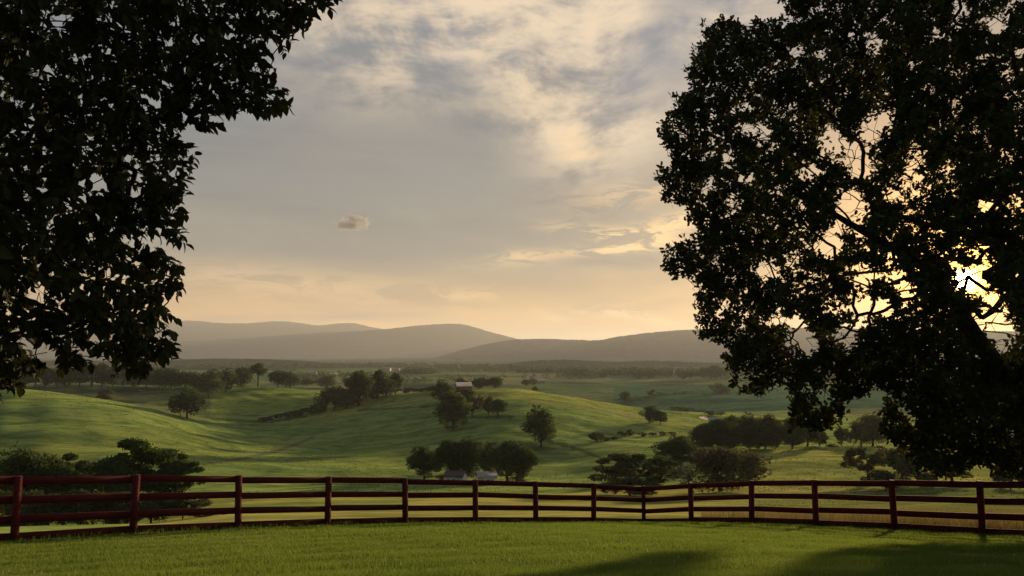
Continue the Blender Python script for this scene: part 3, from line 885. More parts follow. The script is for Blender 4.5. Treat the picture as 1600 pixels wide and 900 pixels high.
# hedgerows and woods too far to count
def far_wood(name, label, pts, seed, size=9.0):
    r_ = np.random.default_rng(seed)
    P = np.array(pts)
    n = len(P)
    per = 34
    org = np.repeat(P, per, 0)
    H = np.repeat(r_.uniform(.6, 1.25, n) * size, per)
    dv = r_.normal(size=(n * per, 3)); dv /= np.linalg.norm(dv, axis=1, keepdims=True)
    org = org + dv * np.stack([H * .5, H * .5, H * .42], -1) + np.stack([0 * H, 0 * H, H * .5], -1)
    v, f = place_leaves(KITE[0] * np.array((1.3, 1, 1)), KITE[1], org, dv + r_.normal(0, .6, dv.shape), H * .36, r_)
    o = obj(name, mesh_np(name, v, f), M_TREE)
    o['kind'] = 'stuff'
    tag(o, label, 'woods' if 'wood' in name else 'hedge')


def line_pts(segs, gap, jit, seed):
    r_ = np.random.default_rng(seed); out = []
    for (x0, y0, x1, y1, Y0, Y1) in segs:
        a_, b_ = ray(x0, y0, Y0), ray(x1, y1, Y1)
        n = max(2, int(np.linalg.norm((a_ - b_)[:2]) / gap))
        for t in np.linspace(0, 1, n):
            p = a_ * (1 - t) + b_ * t + r_.normal(0, jit, 3)
            out.append((p[0], p[1], gz(p[0], p[1])))
    return out


far_wood('far_hedge', 'thin dark hedge lines across the blue-green field', line_pts([(975, 627, 1085, 614, 950, 1150), (1085, 614, 1160, 612, 1160, 1180), (1100, 617, 1200, 613, 1080, 1180)], 5, 1.0, 31), 32, 3.2)
segs = []
r5 = np.random.default_rng(77)
for i in range(46):
    Y = math.exp(r5.uniform(math.log(1450), math.log(3600))); x = r5.uniform(-150, 1500); L = r5.uniform(30, 170)
    if 960 < x < 1400 and Y < 1600: continue
    yy = 552 + F * 58 / Y
    segs.append((x, yy, x + L, yy, Y, Y * r5.uniform(.93, 1.1)))
far_wood('far_hedge', 'dark hedges and shelter belts scattered across the hazy valley', line_pts(segs, 11, 6, 33), 34, 9.0)


def blob_pts(lst, seed):
    r_ = np.random.default_rng(seed); out = []
    for (x, Y, wx, wd, n) in lst:
        c = ray(x, 580, Y)
        for _ in range(n):
            X_, Y_ = c[0] + r_.normal(0, wx * Y / F * .5), Y + r_.normal(0, wd)
            out.append((X_, Y_, gz(X_, Y_)))
    return out


far_wood('far_wood', 'hazy woods at the foot of the mountains', blob_pts([(655, 2150, 30, 40, 70), (360, 2900, 120, 90, 200), (500, 3100, 70, 80, 90), (800, 2700, 80, 80, 130), (880, 2300, 80, 60, 140), (985, 2050, 60, 50, 120), (1080, 2000, 80, 50, 140), (1200, 2100, 90, 60, 150), (1350, 1900, 90, 60, 150), (720, 2950, 60, 60, 90), (100, 1500, 90, 60, 90), (230, 1300, 50, 40, 50), (600, 3300, 90, 80, 110)], 41), 42, 14.0)

# ------------------------------------------------------------------ buildings, pylons, small fences
def house(px, py, Y, wpx, name, label, cat, wallm, roofm, depth=.7, wall_h=.32, roof_h=.28, rz=0.0, windows=2, chimney=True):
    p = on_ground(px, py, Y)
    w = wpx * p[1] / F; d = w * depth; wh = max(w * wall_h, 2.2); rh = max(w * roof_h, 1.2)
    o = thing(name, label, cat, tuple(p), rz)
    b = MB(); b.box((0, 0, wh / 2 - .3), (w, d, wh + .6))
    wl = b.build('wall', wallm, o)
    g = MB()
    g.prism([(-w / 2 + .01, wh), (w / 2 - .01, wh), (w / 2 - .01, wh + .02), (-w / 2 + .01, wh + .02)], -d / 2 + .01, d / 2 - .01)
    rf = MB()
    yo = d / 2 + .35
    prof = [(-yo, wh - .1), (0, wh + rh), (yo, wh - .1), (yo, wh + .08), (0, wh + rh + .2), (-yo, wh + .08)]
    # gable runs along x: prism pushed along x
    V_ = np.array([(-w / 2 - .3, y, z) for y, z in prof] + [(w / 2 + .3, y, z) for y, z in prof]); k = 6
    Q_ = [[i, (i + 1) % k, k + (i + 1) % k, k + i] for i in range(k)] + [[0, 1, 4, 5], [1, 2, 3, 4], [6, 7, 10, 11], [7, 8, 9, 10]]
    r_o = obj('roof', mesh_np('roof', V_, [np.array(Q_)]), roofm, o)
    for sx in (-1, 1):
        ga = MB()
        x0, x1 = sx * w / 2, sx * (w / 2 - .12)
        n0 = ga.n()
        ga.V.append(np.array([(x0, -d / 2, wh), (x0, d / 2, wh), (x0, 0, wh + rh * .98), (x1, -d / 2, wh), (x1, d / 2, wh), (x1, 0, wh + rh * .98)]))
        ga.T += [[n0, n0 + 1, n0 + 2], [n0 + 3, n0 + 5, n0 + 4]]
        ga.Q += [[n0, n0 + 3, n0 + 4, n0 + 1], [n0 + 1, n0 + 4, n0 + 5, n0 + 2], [n0, n0 + 2, n0 + 5, n0 + 3]]
        ga.build('gable', wallm, o)
    for i in range(windows):
        x = (i + .5) / windows * w * .8 - w * .4
        q = MB(); q.box((x, -d / 2 - .02, wh * .55), (min(1.1, w * .1), .08, wh * .4)); wn = q.build('window', M_WHITE, o)
        q = MB(); q.box((x, -d / 2 - .07, wh * .55), (min(.9, w * .08), .04, wh * .33)); q.build('pane', M_GLASS, wn)
    q = MB(); q.box((w * .08, -d / 2 - .03, wh * .36), (min(1.0, w * .12), .07, wh * .72)); q.build('door', M_ROOF, o)
    if chimney:
        q = MB(); q.box((w * .3, 0, wh + rh), (.7, .7, 1.6)); q.build('chimney', M_RED, r_o)
    return o


house(724, 611, 622, 24, 'barn', 'small red barn with pale metal roof on the hill crest', 'barn', M_RED, M_TIN, .8, .30, .26, .25, 2, False)
house(712, 756, 266, 30, 'house', 'white house with red-brown roof in the hollow, left of two', 'house', M_WHITE, M_ROOF, .7, .34, .2, -.35, 3)
house(760, 757, 264, 28, 'house', 'white house with grey roof in the hollow, right of two', 'house', M_WHITE, M_TIN, .7, .32, .2, .2, 3)
for (x, y, Y, w, m, lab, nm) in [(488, 588, 1950, 14, M_TIN, 'far white farm building left of the slanting hedge top', 'farm_building'), (521, 589, 1900, 12, M_TIN, 'second far white farm building above the slanting hedge', 'farm_building'),
                                 (604, 580, 2500, 12, M_TIN, 'tiny far white building at the foot of the middle mountain', 'farm_building'), (620, 580, 2450, 9, M_TIN, 'smallest far white building beside another', 'farm_building'),
                                 (765, 576, 2700, 11, M_TIN, 'tiny far white house above the barn clump', 'house'), (846, 599, 1380, 12, M_TIN, 'far white farmhouse behind the hill crest', 'house'),
                                 (994, 572, 3000, 14, M_TIN, 'long pale building below the right mountain', 'farm_building'), (1443, 700, 325, 30, M_TIN, 'pale house glimpsed through the oak boughs', 'house'), (1117, 664, 640, 16, M_TIN, 'pale low farm shed by the creek wood', 'farm_building')]:
    house(x, y, Y, w, nm, lab, 'building' if nm != 'house' else 'house', M_OFF, m, .6, .3, .22, random.uniform(-.5, .5), 2, False)


def pylon(px, py, Y, H, label):
    p = on_ground(px, py, Y)
    o = thing('transmission_tower', label, 'pylon', tuple(p), .35, 'transmission towers in the valley')
    t = .34
    for sx in (-1, 1):
        for sy in (-1, 1):
            b = MB(); b.bar((sx * 4, sy * 3, -.5), (sx * 1.2, sy * .9, H * .55), t); b.build('leg', M_STEEL, o)
    b = MB()
    for i in range(5):
        z0, z1 = H * .11 * i, H * .11 * (i + 1); f0, f1 = 4 - 2.8 * i / 5, 4 - 2.8 * (i + 1) / 5
        for sy in (-1, 1):
            b.bar((-f0, sy * f0 * .75, z0), (f1, sy * f1 * .75, z1), .2); b.bar((f0, sy * f0 * .75, z0), (-f1, sy * f1 * .75, z1), .2)
    b.build('bracing', M_STEEL, o)
    for sx in (-1, 1):
        b = MB(); b.bar((0, 0, H * .53), (sx * 6.5, 0, H * .86), t * 1.5); b.bar((sx * 1.2, 0, H * .55), (sx * 8, 0, H * .88), t); b.bar((sx * 6.5, 0, H * .86), (sx * 5.5, 0, H), t); b.build('fork_arm', M_STEEL, o)
    b = MB(); b.bar((-13, 0, H * .87), (13, 0, H * .87), t * 1.6); b.bar((-13, 0, H * .87), (0, 0, H * .93), .22); b.bar((13, 0, H * .87), (0, 0, H * .93), .22); b.build('cross_arm', M_STEEL, o)
    for x in (-11.5, 0, 11.5):
        b = MB(); b.bar((x, 0, H * .86), (x, 0, H * .77), .25); b.build('insulator', M_STEEL, o)
    return o


pylon(1053, 593, 1450, 40, 'lattice power pylon with forked top beyond the blue-green field')
pylon(717, 579, 2650, 42, 'faint far power pylon below the two mountains')

# creek pond
pw = on_ground(1112, 657, 720)
th = np.linspace(0, math.tau, 40, endpoint=False)
rad = 1 + .25 * np.sin(2 * th + 1) + .12 * np.sin(5 * th)
pv = np.stack([pw[0] + 6 * rad * np.cos(th), pw[1] + 26 * rad * np.sin(th), np.full(40, 0.0)], -1)
pv[:, 2] = ground_z(pv[:, 0], pv[:, 1]) + .12
me = mesh_np('pond', pv, [np.arange(40)[None, :]])
M_WATER = simple_mat('water', (0.06, 0.07, 0.07), None, .3, .08, spec=0.6)
pond = obj('pond', me, M_WATER); pond['kind'] = 'structure'


def wire_fence(pts, label, h=1.3, gap=4.5):
    a_, b_ = on_ground(*pts[0]), on_ground(*pts[1])
    o = thing('wire_fence', label, 'fence', tuple(a_))
    n = max(2, int(np.linalg.norm((b_ - a_)[:2]) / gap)); prev = None
    m = MB(); m.box((0, 0, h / 2 - .2), (.16, .16, h + .4)); me_ = None
    wires = MB()
    for i in range(n + 1):
        t = i / n; x, y = (a_ * (1 - t) + b_ * t)[:2]; z = gz(x, y)
        l = np.array((x, y, z)) - a_
        if me_ is None:
            q = m.build('post', M_WIRE, o); me_ = q.data
        else:
            q = obj('post', me_, None, o)
        q.location = l
        if prev is not None:
            for k in (.45, .85, 1.2):
                wires.bar(prev + (0, 0, k), l + (0, 0, k), .025)
        prev = l
    wires.build('wire', M_STEEL, o)


wire_fence([(600, 768, 205), (735, 763, 222)], 'pale post and wire fence below the white houses')
wire_fence([(850, 748, 250), (905, 742, 262)], 'short run of wire fence posts right of the hollow trees')

# ------------------------------------------------------------------ board fence
fence = thing('board_fence', 'dark red four-board fence with square posts round the lawn', 'fence', (post_xy[10][0], post_xy[10][1], gz(*post_xy[10])))
f0 = Vector(fence.location)
HP = 1.375
pb = MB(); pb.box((0, 0, HP / 2 - .25), (.13, .13, HP + .5))
pm = None; rails_z = (1.27, .86, .46, .09)
tops = []
for i, (x, y) in enumerate(post_xy):
    z = gz(x, y); tops.append(Vector((x, y, z)))
    if pm is None:
        o = pb.build('post', M_FENCE, fence); pm = o.data
    else:
        o = obj('post', pm, None, fence)
    nx = post_xy[min(i + 1, len(post_xy) - 1)]; pv_ = post_xy[max(i - 1, 0)]
    o.location = tops[-1] - f0
    o.rotation_euler = (random.gauss(0, .012), random.gauss(0, .012), math.atan2(nx[1] - pv_[1], nx[0] - pv_[0]))
rb = MB(); rb.box((.5, 0, 0), (1, .04, .162)); rm = None
for i in range(len(tops) - 1):
    A, B = tops[i], tops[i + 1]
    d2 = Vector((B.x - A.x, B.y - A.y, 0)); nrm = Vector((-d2.y, d2.x, 0)).normalized()
    if nrm.dot(Vector((A.x, A.y, 0))) < 0: nrm = -nrm      # far side of the posts
    for rz_ in rails_z:
        j1, j2_ = random.gauss(0, .012), random.gauss(0, .012)
        p = A + Vector((0, 0, rz_ + j1)) + nrm * .087; q = B + Vector((0, 0, rz_ + j2_)) + nrm * .087
        X = (q - p); L = X.length; X = X.normalized(); Yv = Vector((0, 0, 1)).cross(X).normalized(); Zv = X.cross(Yv)
        p = p + X * .004; L -= .008
        if rm is None:
            o = rb.build('rail', M_FENCE, fence); rm = o.data
        else:
            o = obj('rail', rm, None, fence)
        Mx = Matrix((X, Yv, Zv)).transposed().to_4x4(); Mx.translation = p - f0
        o.matrix_local = Mx @ Matrix.Diagonal((L, 1, 1, 1))

# ------------------------------------------------------------------ the two framing trees
def in_poly(poly, x, y):
    P = np.array(poly, float); n = len(P); ins = np.zeros(len(x), bool); dist = np.full(len(x), 1e9)
    for i in range(n):
        x0, y0 = P[i]; x1, y1 = P[(i + 1) % n]
        c = ((y0 > y) != (y1 > y)) & (x < (x1 - x0) * (y - y0) / (y1 - y0 + 1e-12) + x0)
        ins ^= c
        t = np.clip(((x - x0) * (x1 - x0) + (y - y0) * (y1 - y0)) / ((x1 - x0) ** 2 + (y1 - y0) ** 2 + 1e-9), 0, 1)
        dist = np.minimum(dist, np.hypot(x - x0 - t * (x1 - x0), y - y0 - t * (y1 - y0)))
    return ins, dist


def sample_poly(poly, n, r_, gap, keepfn=None):
    """poisson-like points inside the outline"""
    P = np.array(poly); lo, hi = P.min(0), P.max(0)
    out = np.zeros((0, 2)); tries = 0
    while len(out) < n and tries < 60:
        tries += 1
        c = r_.uniform(lo, hi, (n, 2))
        ok, _ = in_poly(poly, c[:, 0], c[:, 1]); c = c[ok]
        if keepfn is not None: c = c[keepfn(c)]
        for p in c:
            g = gap(p)
            if len(out) == 0 or np.min(np.hypot(*(out - p).T)) > g:
                out = np.vstack([out, p])
    return out


OAK = [(1225, -30), (1228, 15), (1240, 42), (1205, 35), (1180, 32), (1166, 52), (1152, 36), (1125, 33), (1101, 45), (1102, 66), (1084, 80), (1090, 105), (1076, 120), (1080, 140), (1064, 150), (1050, 172), (1036, 187), (1033, 215), (1045, 236), (1060, 257),
       (1030, 283), (1030, 292), (1042, 312), (1075, 322), (1072, 338), (1092, 350), (1094, 366), (1072, 380), (1042, 394), (1046, 425), (1062, 432), (1086, 428), (1092, 470), (1088, 492), (1096, 525), (1110, 530), (1132, 545), (1130, 580),
       (1165, 607), (1188, 612), (1206, 604), (1214, 592), (1236, 602), (1240, 662), (1290, 676), (1318, 650), (1326, 615), (1344, 622), (1360, 606), (1386, 592), (1391, 620), (1384, 640), (1378, 672), (1400, 690), (1418, 706), (1430, 690), (1426, 722), (1450, 735),
       (1485, 741), (1512, 728), (1540, 725), (1575, 735), (1600, 745), (1660, 735), (1780, 720), (1950, 620), (2120, 380), (2160, 80), (2050, -260), (1850, -450), (1600, -500), (1420, -360), (1300, -170)]
HOLES = [(1510, 438, 15), (1530, 455, 9), (1552, 468, 9), (1540, 425, 7), (1490, 455, 6), (1495, 415, 6), (1250, 532, 17), (1322, 526, 15), (1545, 505, 24), (1560, 525, 20), (1330, 335, 18), (1300, 225, 16), (1335, 245, 16), (1365, 205, 18), (1385, 180, 14), (1345, 270, 14), (1175, 205, 10), (1192, 208, 12), (1165, 170, 9), (1245, 85, 11), (1285, 90, 10), (1365, 70, 12), (1500, 15, 14),
         (1555, 45, 14), (1425, 275, 12), (1400, 300, 12), (1450, 140, 9), (1300, 380, 15), (1240, 405, 10), (1200, 420, 13), (1345, 430, 14), (1395, 430, 13), (1420, 460, 13), (1350, 485, 18), (1375, 480, 15), (1310, 480, 11), (1215, 500, 9), (1245, 500, 9), (1525, 440, 12), (1535, 400, 10), (1290, 620, 13), (1300, 590, 8), (1262, 610, 7),
         (1265, 270, 9), (1330, 310, 12), (1480, 265, 8), (1430, 230, 9), (1540, 320, 8), (1590, 80, 10), (1170, 280, 9), (1215, 300, 8), (1150, 320, 9), (1440, 250, 9), (1480, 590, 6), (1425, 655, 8), (1410, 640, 6), (1535, 90, 8), (1490, 160, 6), (1460, 60, 8), (1430, 100, 7)]
HX = np.array(HOLES, float)


def big_crown(poly, holes, n_clump, gapfn, Yc, thick, edge_px, r_, out_keep=.4):
    def keep(c):
        return np.ones(len(c), bool)
    C = sample_poly(poly, n_clump, r_, gapfn, keep)
    _, e_ = in_poly(poly, C[:, 0], C[:, 1])
    T = thick * np.sqrt(np.clip(e_ / edge_px, 0, 1))
    s = r_.uniform(-1, 1, len(C)); s = np.sign(s) * np.abs(s) ** .7
    Y = Yc + T * s
    return C, e_, Y, ray_np(C[:, 0], C[:, 1], Y)


def hole_mask(P, holes, r_, soft=3.0):
    px, py = project(P)
    keep = np.ones(len(P), bool)
    for hx, hy, hr in holes:
        d = np.hypot(px - hx, (py - hy) * 1.1)
        keep &= (d > hr * (0.75 + 0.5 * r_.random(len(P)))) | (r_.random(len(P)) < .05)
    return keep


# ---- oak on the right
ro = np.random.default_rng(21)
inframe = lambda p: p[0] < 1625 and p[1] > -25
C, e_, Yd, CP = big_crown(OAK, HOLES, 2200, lambda p: 15.5 if inframe(p) else 32, 20.5, 6.5, 330, ro)
tx, ty = ray(1630, 700, 20.8)[0], 20.8
tz = gz(tx, ty)
oak = thing('oak_tree', 'large dark spreading oak with low boughs against the setting sun', 'tree', (tx, ty, tz))
o0 = np.array((tx, ty, tz))
stem = [o0 + np.array(q) for q in ((0, 0, -.5), (.05, 0, .8), (-.08, .05, 2.0), (-.02, 0, 3.4), (.1, 0, 5.0), (.3, 0, 7.0), (.35, .2, 9.5))]
limb = [ray(x, y, Yq) for x, y, Yq in ((1640, 690, 20.4), (1600, 640, 20.1), (1560, 575, 19.9), (1520, 520, 19.8), (1490, 470, 19.7), (1450, 420, 19.6), (1390, 385, 19.6), (1320, 345, 19.7), (1250, 300, 19.8))]
pick = ro.permutation(len(CP))
tg = [CP[i] for i in pick[:int(len(CP) * .8)]]
pos0, par0, rad0 = grow(stem, .36, [limb[-1]] + tg, 22, 3, .16, .05, .0062)
lv_, lf_ = tubes(pos0, par0, rad0, 6)
lpos = np.array(limb); lpar = np.arange(-1, len(limb) - 1); lrad = np.linspace(.30, .05, len(limb))
lv2, lf2 = tubes(lpos, lpar, lrad, 8)
obj('trunk', mesh_np('trunk', np.concatenate([lv_, lv2]) - o0, [np.concatenate([lf_, lf2 + len(lv_)])], True), M_BARK, oak)
# leaves: rosettes at twig ends inside each clump
cin = (C[:, 0] < 1625) & (C[:, 1] > -25)
rep = np.where(cin, 16, 14)
ci = np.repeat(np.arange(len(C)), rep)
px_m = F / Yd[ci]
sig = np.where(cin[ci], 13.0, 26.0) / px_m
tw = CP[ci] + ro.normal(size=(len(ci), 3)) * sig[:, None] * np.array((1, 1.3, .8))
tpx, tpy = project(tw)
ins, ed = in_poly(OAK, tpx, tpy)
keep = (ins | (ro.random(len(tw)) < np.exp(-ed / 5) * .5)) & hole_mask(tw, [(a1, b1, c1 * (1.5 if 180 < b1 < 540 and a1 > 1180 else 1.15) + 2) for a1, b1, c1 in HOLES], ro)
fld = np.zeros(len(tw))
for _ in range(7):
    fld += np.sin(tw @ ro.normal(0, 2.3, 3) + ro.uniform(0, 6))
keep &= fld > -2.3
tw, ci = tw[keep], ci[keep]
k = np.where(cin[ci], 9, 7)
ti = np.repeat(np.arange(len(tw)), k)
out = tw - o0 - np.array((0, 0, 5.0)); out /= np.linalg.norm(out, axis=1, keepdims=True)
dirs = out[ti] * .35 + ro.normal(size=(len(ti), 3)) * .75 + np.array((0, 0, .05))
org = tw[ti] + ro.normal(0, .045, (len(ti), 3))
big = ~cin[ci][ti]
size = np.where(big, ro.uniform(.15, .24, len(ti)), ro.uniform(.10, .175, len(ti)))
lv, lf = place_leaves(OAKL[0], OAKL[1], org[~big] - o0, dirs[~big], size[~big], ro)
oc = obj('crown', mesh_np('crown', lv, lf), M_OAK, oak); oc['kind'] = 'stuff'
lv, lf = place_leaves(KITE[0] * np.array((1.3, 1, 1)), KITE[1], org[big] - o0, dirs[big], size[big], ro)
oc2 = obj('upper_crown', mesh_np('upper_crown', lv, lf), M_OAK, oak); oc2['kind'] = 'stuff'
# twigs
tvv, tff = tubes(np.stack([CP[ci], tw], 1).reshape(-1, 3) - o0, np.where(np.arange(2 * len(tw)) % 2 == 0, -1, np.arange(2 * len(tw)) - 1), np.tile([.010, .005], len(tw)), 3)
tgs = obj('twigs', mesh_np('twigs', tvv, [tff]), M_BARK, oak); tgs['kind'] = 'stuff'
print('oak leaves', len(ti), 'clumps', len(C))

# ---- broad-leaved tree on the left
LEFT = [(-250, -200), (200, -300), (560, -140), (522, -5), (500, 18), (472, 38), (442, 76), (425, 64), (402, 76), (414, 108), (432, 130), (450, 150), (444, 184), (428, 184), (405, 168), (386, 180), (352, 164), (344, 196), (325, 206), (300, 192), (272, 190), (268, 212), (300, 234), (312, 250), (290, 264), (296, 290),
        (282, 304), (268, 300), (276, 328), (294, 346), (284, 378), (258, 366), (236, 352), (216, 374), (206, 352), (198, 392), (232, 396), (260, 386), (286, 424), (288, 453), (270, 466), (257, 488), (275, 506), (277, 542), (246, 562), (228, 580), (212, 586), (192, 586), (178, 578), (180, 556), (170, 562), (152, 548),
        (134, 545), (131, 576), (114, 570), (100, 581), (82, 568), (64, 560), (60, 586), (46, 576), (28, 602), (6, 617), (-30, 612), (-150, 630), (-420, 560), (-800, 250), (-800, -200), (-500, -420)]
LHOLES = [(55, 462, 20), (30, 455, 10), (85, 475, 12), (70, 545, 14), (20, 510, 12), (40, 530, 14), (92, 28, 20), (75, 20, 14), (118, 24, 10), (148, 285, 16), (165, 290, 14), (45, 195, 9), (75, 232, 12), (62, 200, 9), (105, 162, 6), (205, 122, 6), (235, 120, 6), (150, 530, 8), (85, 560, 12), (110, 535, 8), (262, 58, 6), (305, 42, 6), (350, 95, 7), (355, 52, 10), (110, 500, 7), (140, 495, 6), (25, 395, 6), (10, 360, 5), (170, 470, 5), (225, 345, 10), (198, 372, 10)]
rl = np.random.default_rng(5)
infl = lambda p: p[0] > -25 and p[1] > -25
C, e_, Yd, CP = big_crown(LEFT, LHOLES, 1100, lambda p: 15.0 if infl(p) else 34, 6.6, 1.7, 260, rl)
tx, ty = -8.2, 7.4
tz = gz(tx, ty); o0 = np.array((tx, ty, tz))
lt = thing('shade_tree', 'dark broad-leaved tree hanging its leafy boughs in from the upper left', 'tree', (tx, ty, tz))
stem = [o0 + np.array(q) for q in ((0, 0, -.5), (.04, 0, .9), (.1, 0, 2.0), (.3, -.1, 3.2), (.6, -.2, 4.6), (.8, -.2, 6.2))]
pick = rl.permutation(len(CP))
pos0, par0, rad0 = grow(stem, .26, [CP[i] for i in pick[:int(len(CP) * .75)]], 6, 3, .14, .12, .0032)
v1, f1 = tubes(pos0, par0, rad0, 6)
obj('trunk', mesh_np('trunk', v1 - o0, [f1], True), M_BARK, lt)
cin = (C[:, 0] > -25) & (C[:, 1] > -25)
rep = np.where(cin, 3, 3)
ci = np.repeat(np.arange(len(C)), rep)
sig = np.where(cin[ci], 13.0, 24.0) * Yd[ci] / F
tw = CP[ci] + rl.normal(size=(len(ci), 3)) * sig[:, None]
tpx, tpy = project(tw)
ins, ed = in_poly(LEFT, tpx, tpy)
keep = (ins | (rl.random(len(tw)) < np.exp(-ed / 7) * .28)) & hole_mask(tw, LHOLES, rl)
tw, ci = tw[keep], ci[keep]
ed = ed[keep]
# each spray is a drooping twig with leaves set alternately along it
tdir = rl.normal(size=(len(tw), 3)) * .5 + np.array((.45, -.1, -.45)); tdir /= np.linalg.norm(tdir, axis=1, keepdims=True)
per = 7
ti = np.repeat(np.arange(len(tw)), per); kk = np.tile(np.arange(per), len(tw))
tl = .17
side = np.cross(tdir, rl.normal(size=tdir.shape)); side /= np.linalg.norm(side, axis=1, keepdims=True)
org = tw[ti] + tdir[ti] * ((kk / per - .5) * tl)[:, None]
dirs = tdir[ti] * .55 + side[ti] * (np.where(kk % 2, 1, -1) * .7)[:, None] + np.array((0, 0, -.35)) + rl.normal(size=(len(ti), 3)) * .28
size = rl.uniform(.065, .118, len(ti)) * np.where(cin[ci][ti], 1, 1.6)
lp_x, lp_y = project(org)
hk = hole_mask(org, [(a_, b_, c_ * .75) for a_, b_, c_ in LHOLES], rl)
org, dirs, size, ti = org[hk], dirs[hk], size[hk], ti[hk]
tip = org + dirs / np.linalg.norm(dirs, axis=1, keepdims=True) * size[:, None]
lp_x, lp_y = project(tip)
ins2, ed2 = in_poly(LEFT, lp_x, lp_y)
score = np.where((lp_x > 8) & (lp_y > 8), np.where(ins2, ed2, ed2 * .3), 1e6) - size * 60
solo = np.argsort(score)[:300]
rest = np.setdiff1d(np.arange(len(org)), solo)
lv, lf = place_leaves(BROAD[0], BROAD[1], org[rest] - o0, dirs[rest], size[rest], rl, .8)
lc = obj('crown', mesh_np('crown', lv, lf), M_LEFT, lt); lc['kind'] = 'stuff'
leaf_me = mesh_np('leaf', BROAD[0], [np.array(f) for f in BROAD[1]], True); leaf_me.materials.append(M_LEFT)
d_, a_, n_ = frames(dirs[solo], rl, .8)
for i, s_ in enumerate(solo):
    o = obj('leaf', leaf_me, None, lt)
    Mx = Matrix((Vector(a_[i]), Vector(d_[i]), Vector(n_[i]))).transposed().to_4x4()
    Mx.translation = Vector(org[s_] - o0)
    o.matrix_local = Mx @ Matrix.Scale(float(size[s_]), 4)
n2 = len(tw)
e0, e1 = tw - tdir * tl * .55, tw + tdir * tl * .5
v3, f3 = tubes(np.stack([CP[ci], e0, e1], 1).reshape(-1, 3) - o0, np.where(np.arange(3 * n2) % 3 == 0, -1, np.arange(3 * n2) - 1), np.tile([.005, .0035, .0015], n2), 3)
lt2 = obj('twigs', mesh_np('twigs', v3, [f3]), M_BARK, lt); lt2['kind'] = 'stuff'
print('left leaves', len(org))

# ------------------------------------------------------------------ grass
def grass_mat(name, c1, c2, tcol, trans):
    m, N = new_mat(name)
    g = N.node('ShaderNodeNewGeometry')
    n = N.noise(N.v('MULTIPLY', g.outputs['Position'], (0.6, 1.0, 1.0)), 0.55, 7, 0.7, 0.6)
    c = N.mix(N.smooth(n, .35, .65), c1, c2)
    hv = N.node('ShaderNodeHueSaturation'); N.put(hv.inputs['Color'], c)
    N.put(hv.inputs['Value'], N.m('MULTIPLY_ADD', g.outputs['Random Per Island'], .7, .65))
    p = N.node('ShaderNodeBsdfDiffuse'); N.put(p.inputs[0], hv.outputs[0])
    t = N.node('ShaderNodeBsdfTranslucent'); N.put(t.inputs[0], N.mix(.5, hv.outputs[0], tcol))
    mx = N.node('ShaderNodeMixShader'); mx.inputs[0].default_value = trans
    N.l.new(p.outputs[0], mx.inputs[1]); N.l.new(t.outputs[0], mx.inputs[2])
    o = N.node('ShaderNodeOutputMaterial'); N.l.new(mx.outputs[0], o.inputs[0])
    return m


M_GRASS = grass_mat('lawn_grass', (0.060, 0.125, 0.030), (0.150, 0.205, 0.046), (0.29, 0.38, 0.05), .5)
M_TALL = grass_mat('tall_grass', (0.15, 0.13, 0.05), (0.24, 0.19, 0.08), (0.3, 0.22, 0.08), .4)


def blades(name, x, y, h, w, mat, seed, lean=.35):
    r_ = np.random.default_rng(seed); n = len(x)
    z = ground_z(x, y) - .006
    th = r_.uniform(0, math.tau, n); ph = r_.uniform(0, math.tau, n)
    b = np.stack([x, y, z], -1)
    s = np.stack([np.cos(th), np.sin(th), np.zeros(n)], -1) * (w / 2)[:, None]
    l = r_.uniform(.1, 1, n) * lean * h
    tip = b + np.stack([np.cos(ph) * l, np.sin(ph) * l, h], -1)
    VV = np.stack([b - s, b + s, tip], 1).reshape(-1, 3)
    o = obj(name, mesh_np(name, VV, [np.arange(3 * n).reshape(-1, 3)]), mat)
    o['kind'] = 'stuff'
    return o


rgx = np.random.default_rng(61)
xs_, ys_, hs_, ws_ = [], [], [], []
for (y0, y1, dens, w) in ((6.5, 9, 2600, .006), (9, 12, 2300, .007), (12, 16, 1500, .009), (16, 21, 900, .012), (21, 30, 560, .016)):
    xw = .80 * y1
    n = int((y1 - y0) * 2 * xw * dens)
    x = rgx.uniform(-xw, xw, n); y = rgx.uniform(y0, y1, n)
    k = (np.abs(x) < .74 * y + .8) & (np.hypot(x, y) < fence_r(np.arctan2(x, y)) + .3)
    x, y = x[k], y[k]
    tuft = sum(np.sin(x * a1 + y * b1 + c1) for a1, b1, c1 in ((3.1, 1.7, .3), (-1.3, 4.2, 1.1), (5.2, -3.3, 2.2), (.7, .9, .5)))
    xs_.append(x); ys_.append(y); hs_.append(rgx.uniform(.022, .06, len(x)) * (1 + .22 * tuft)); ws_.append(np.full(len(x), w) * rgx.uniform(.7, 1.3, len(x)))
X_, Y_, H_, W_ = map(np.concatenate, (xs_, ys_, hs_, ws_))
tag(blades('lawn_grass', X_, Y_, H_, W_, M_GRASS, 62, .7), 'short mown lawn grass in front of the fence', 'grass')
n = 26000
t = rgx.random(n); azs = np.arctan(.84 - .60 * rgx.random(n) ** 1.7); rr = fence_r(azs) + rgx.uniform(.3, 9, n)
x, y = rr * np.sin(azs), rr * np.cos(azs)
tag(blades('tall_grass', x, y, rgx.uniform(.3, .8, n), np.full(n, .014), M_TALL, 63, .45), 'tall dry meadow grass behind the right-hand fence', 'grass')
n = 1500
x = rgx.uniform(-12, 18, n); y = rgx.uniform(7.5, 22, n)
k = (fence_r(np.arctan2(x, y)) > np.hypot(x, y) + .5) & (np.sin(x * .9 + 1) + np.sin(y * 1.3) + rgx.normal(0, .8, n) > .4)
M_CLOV = grass_mat('clover', (0.42, 0.42, 0.34), (0.5, 0.48, 0.4), (0.4, 0.4, 0.3), .3)
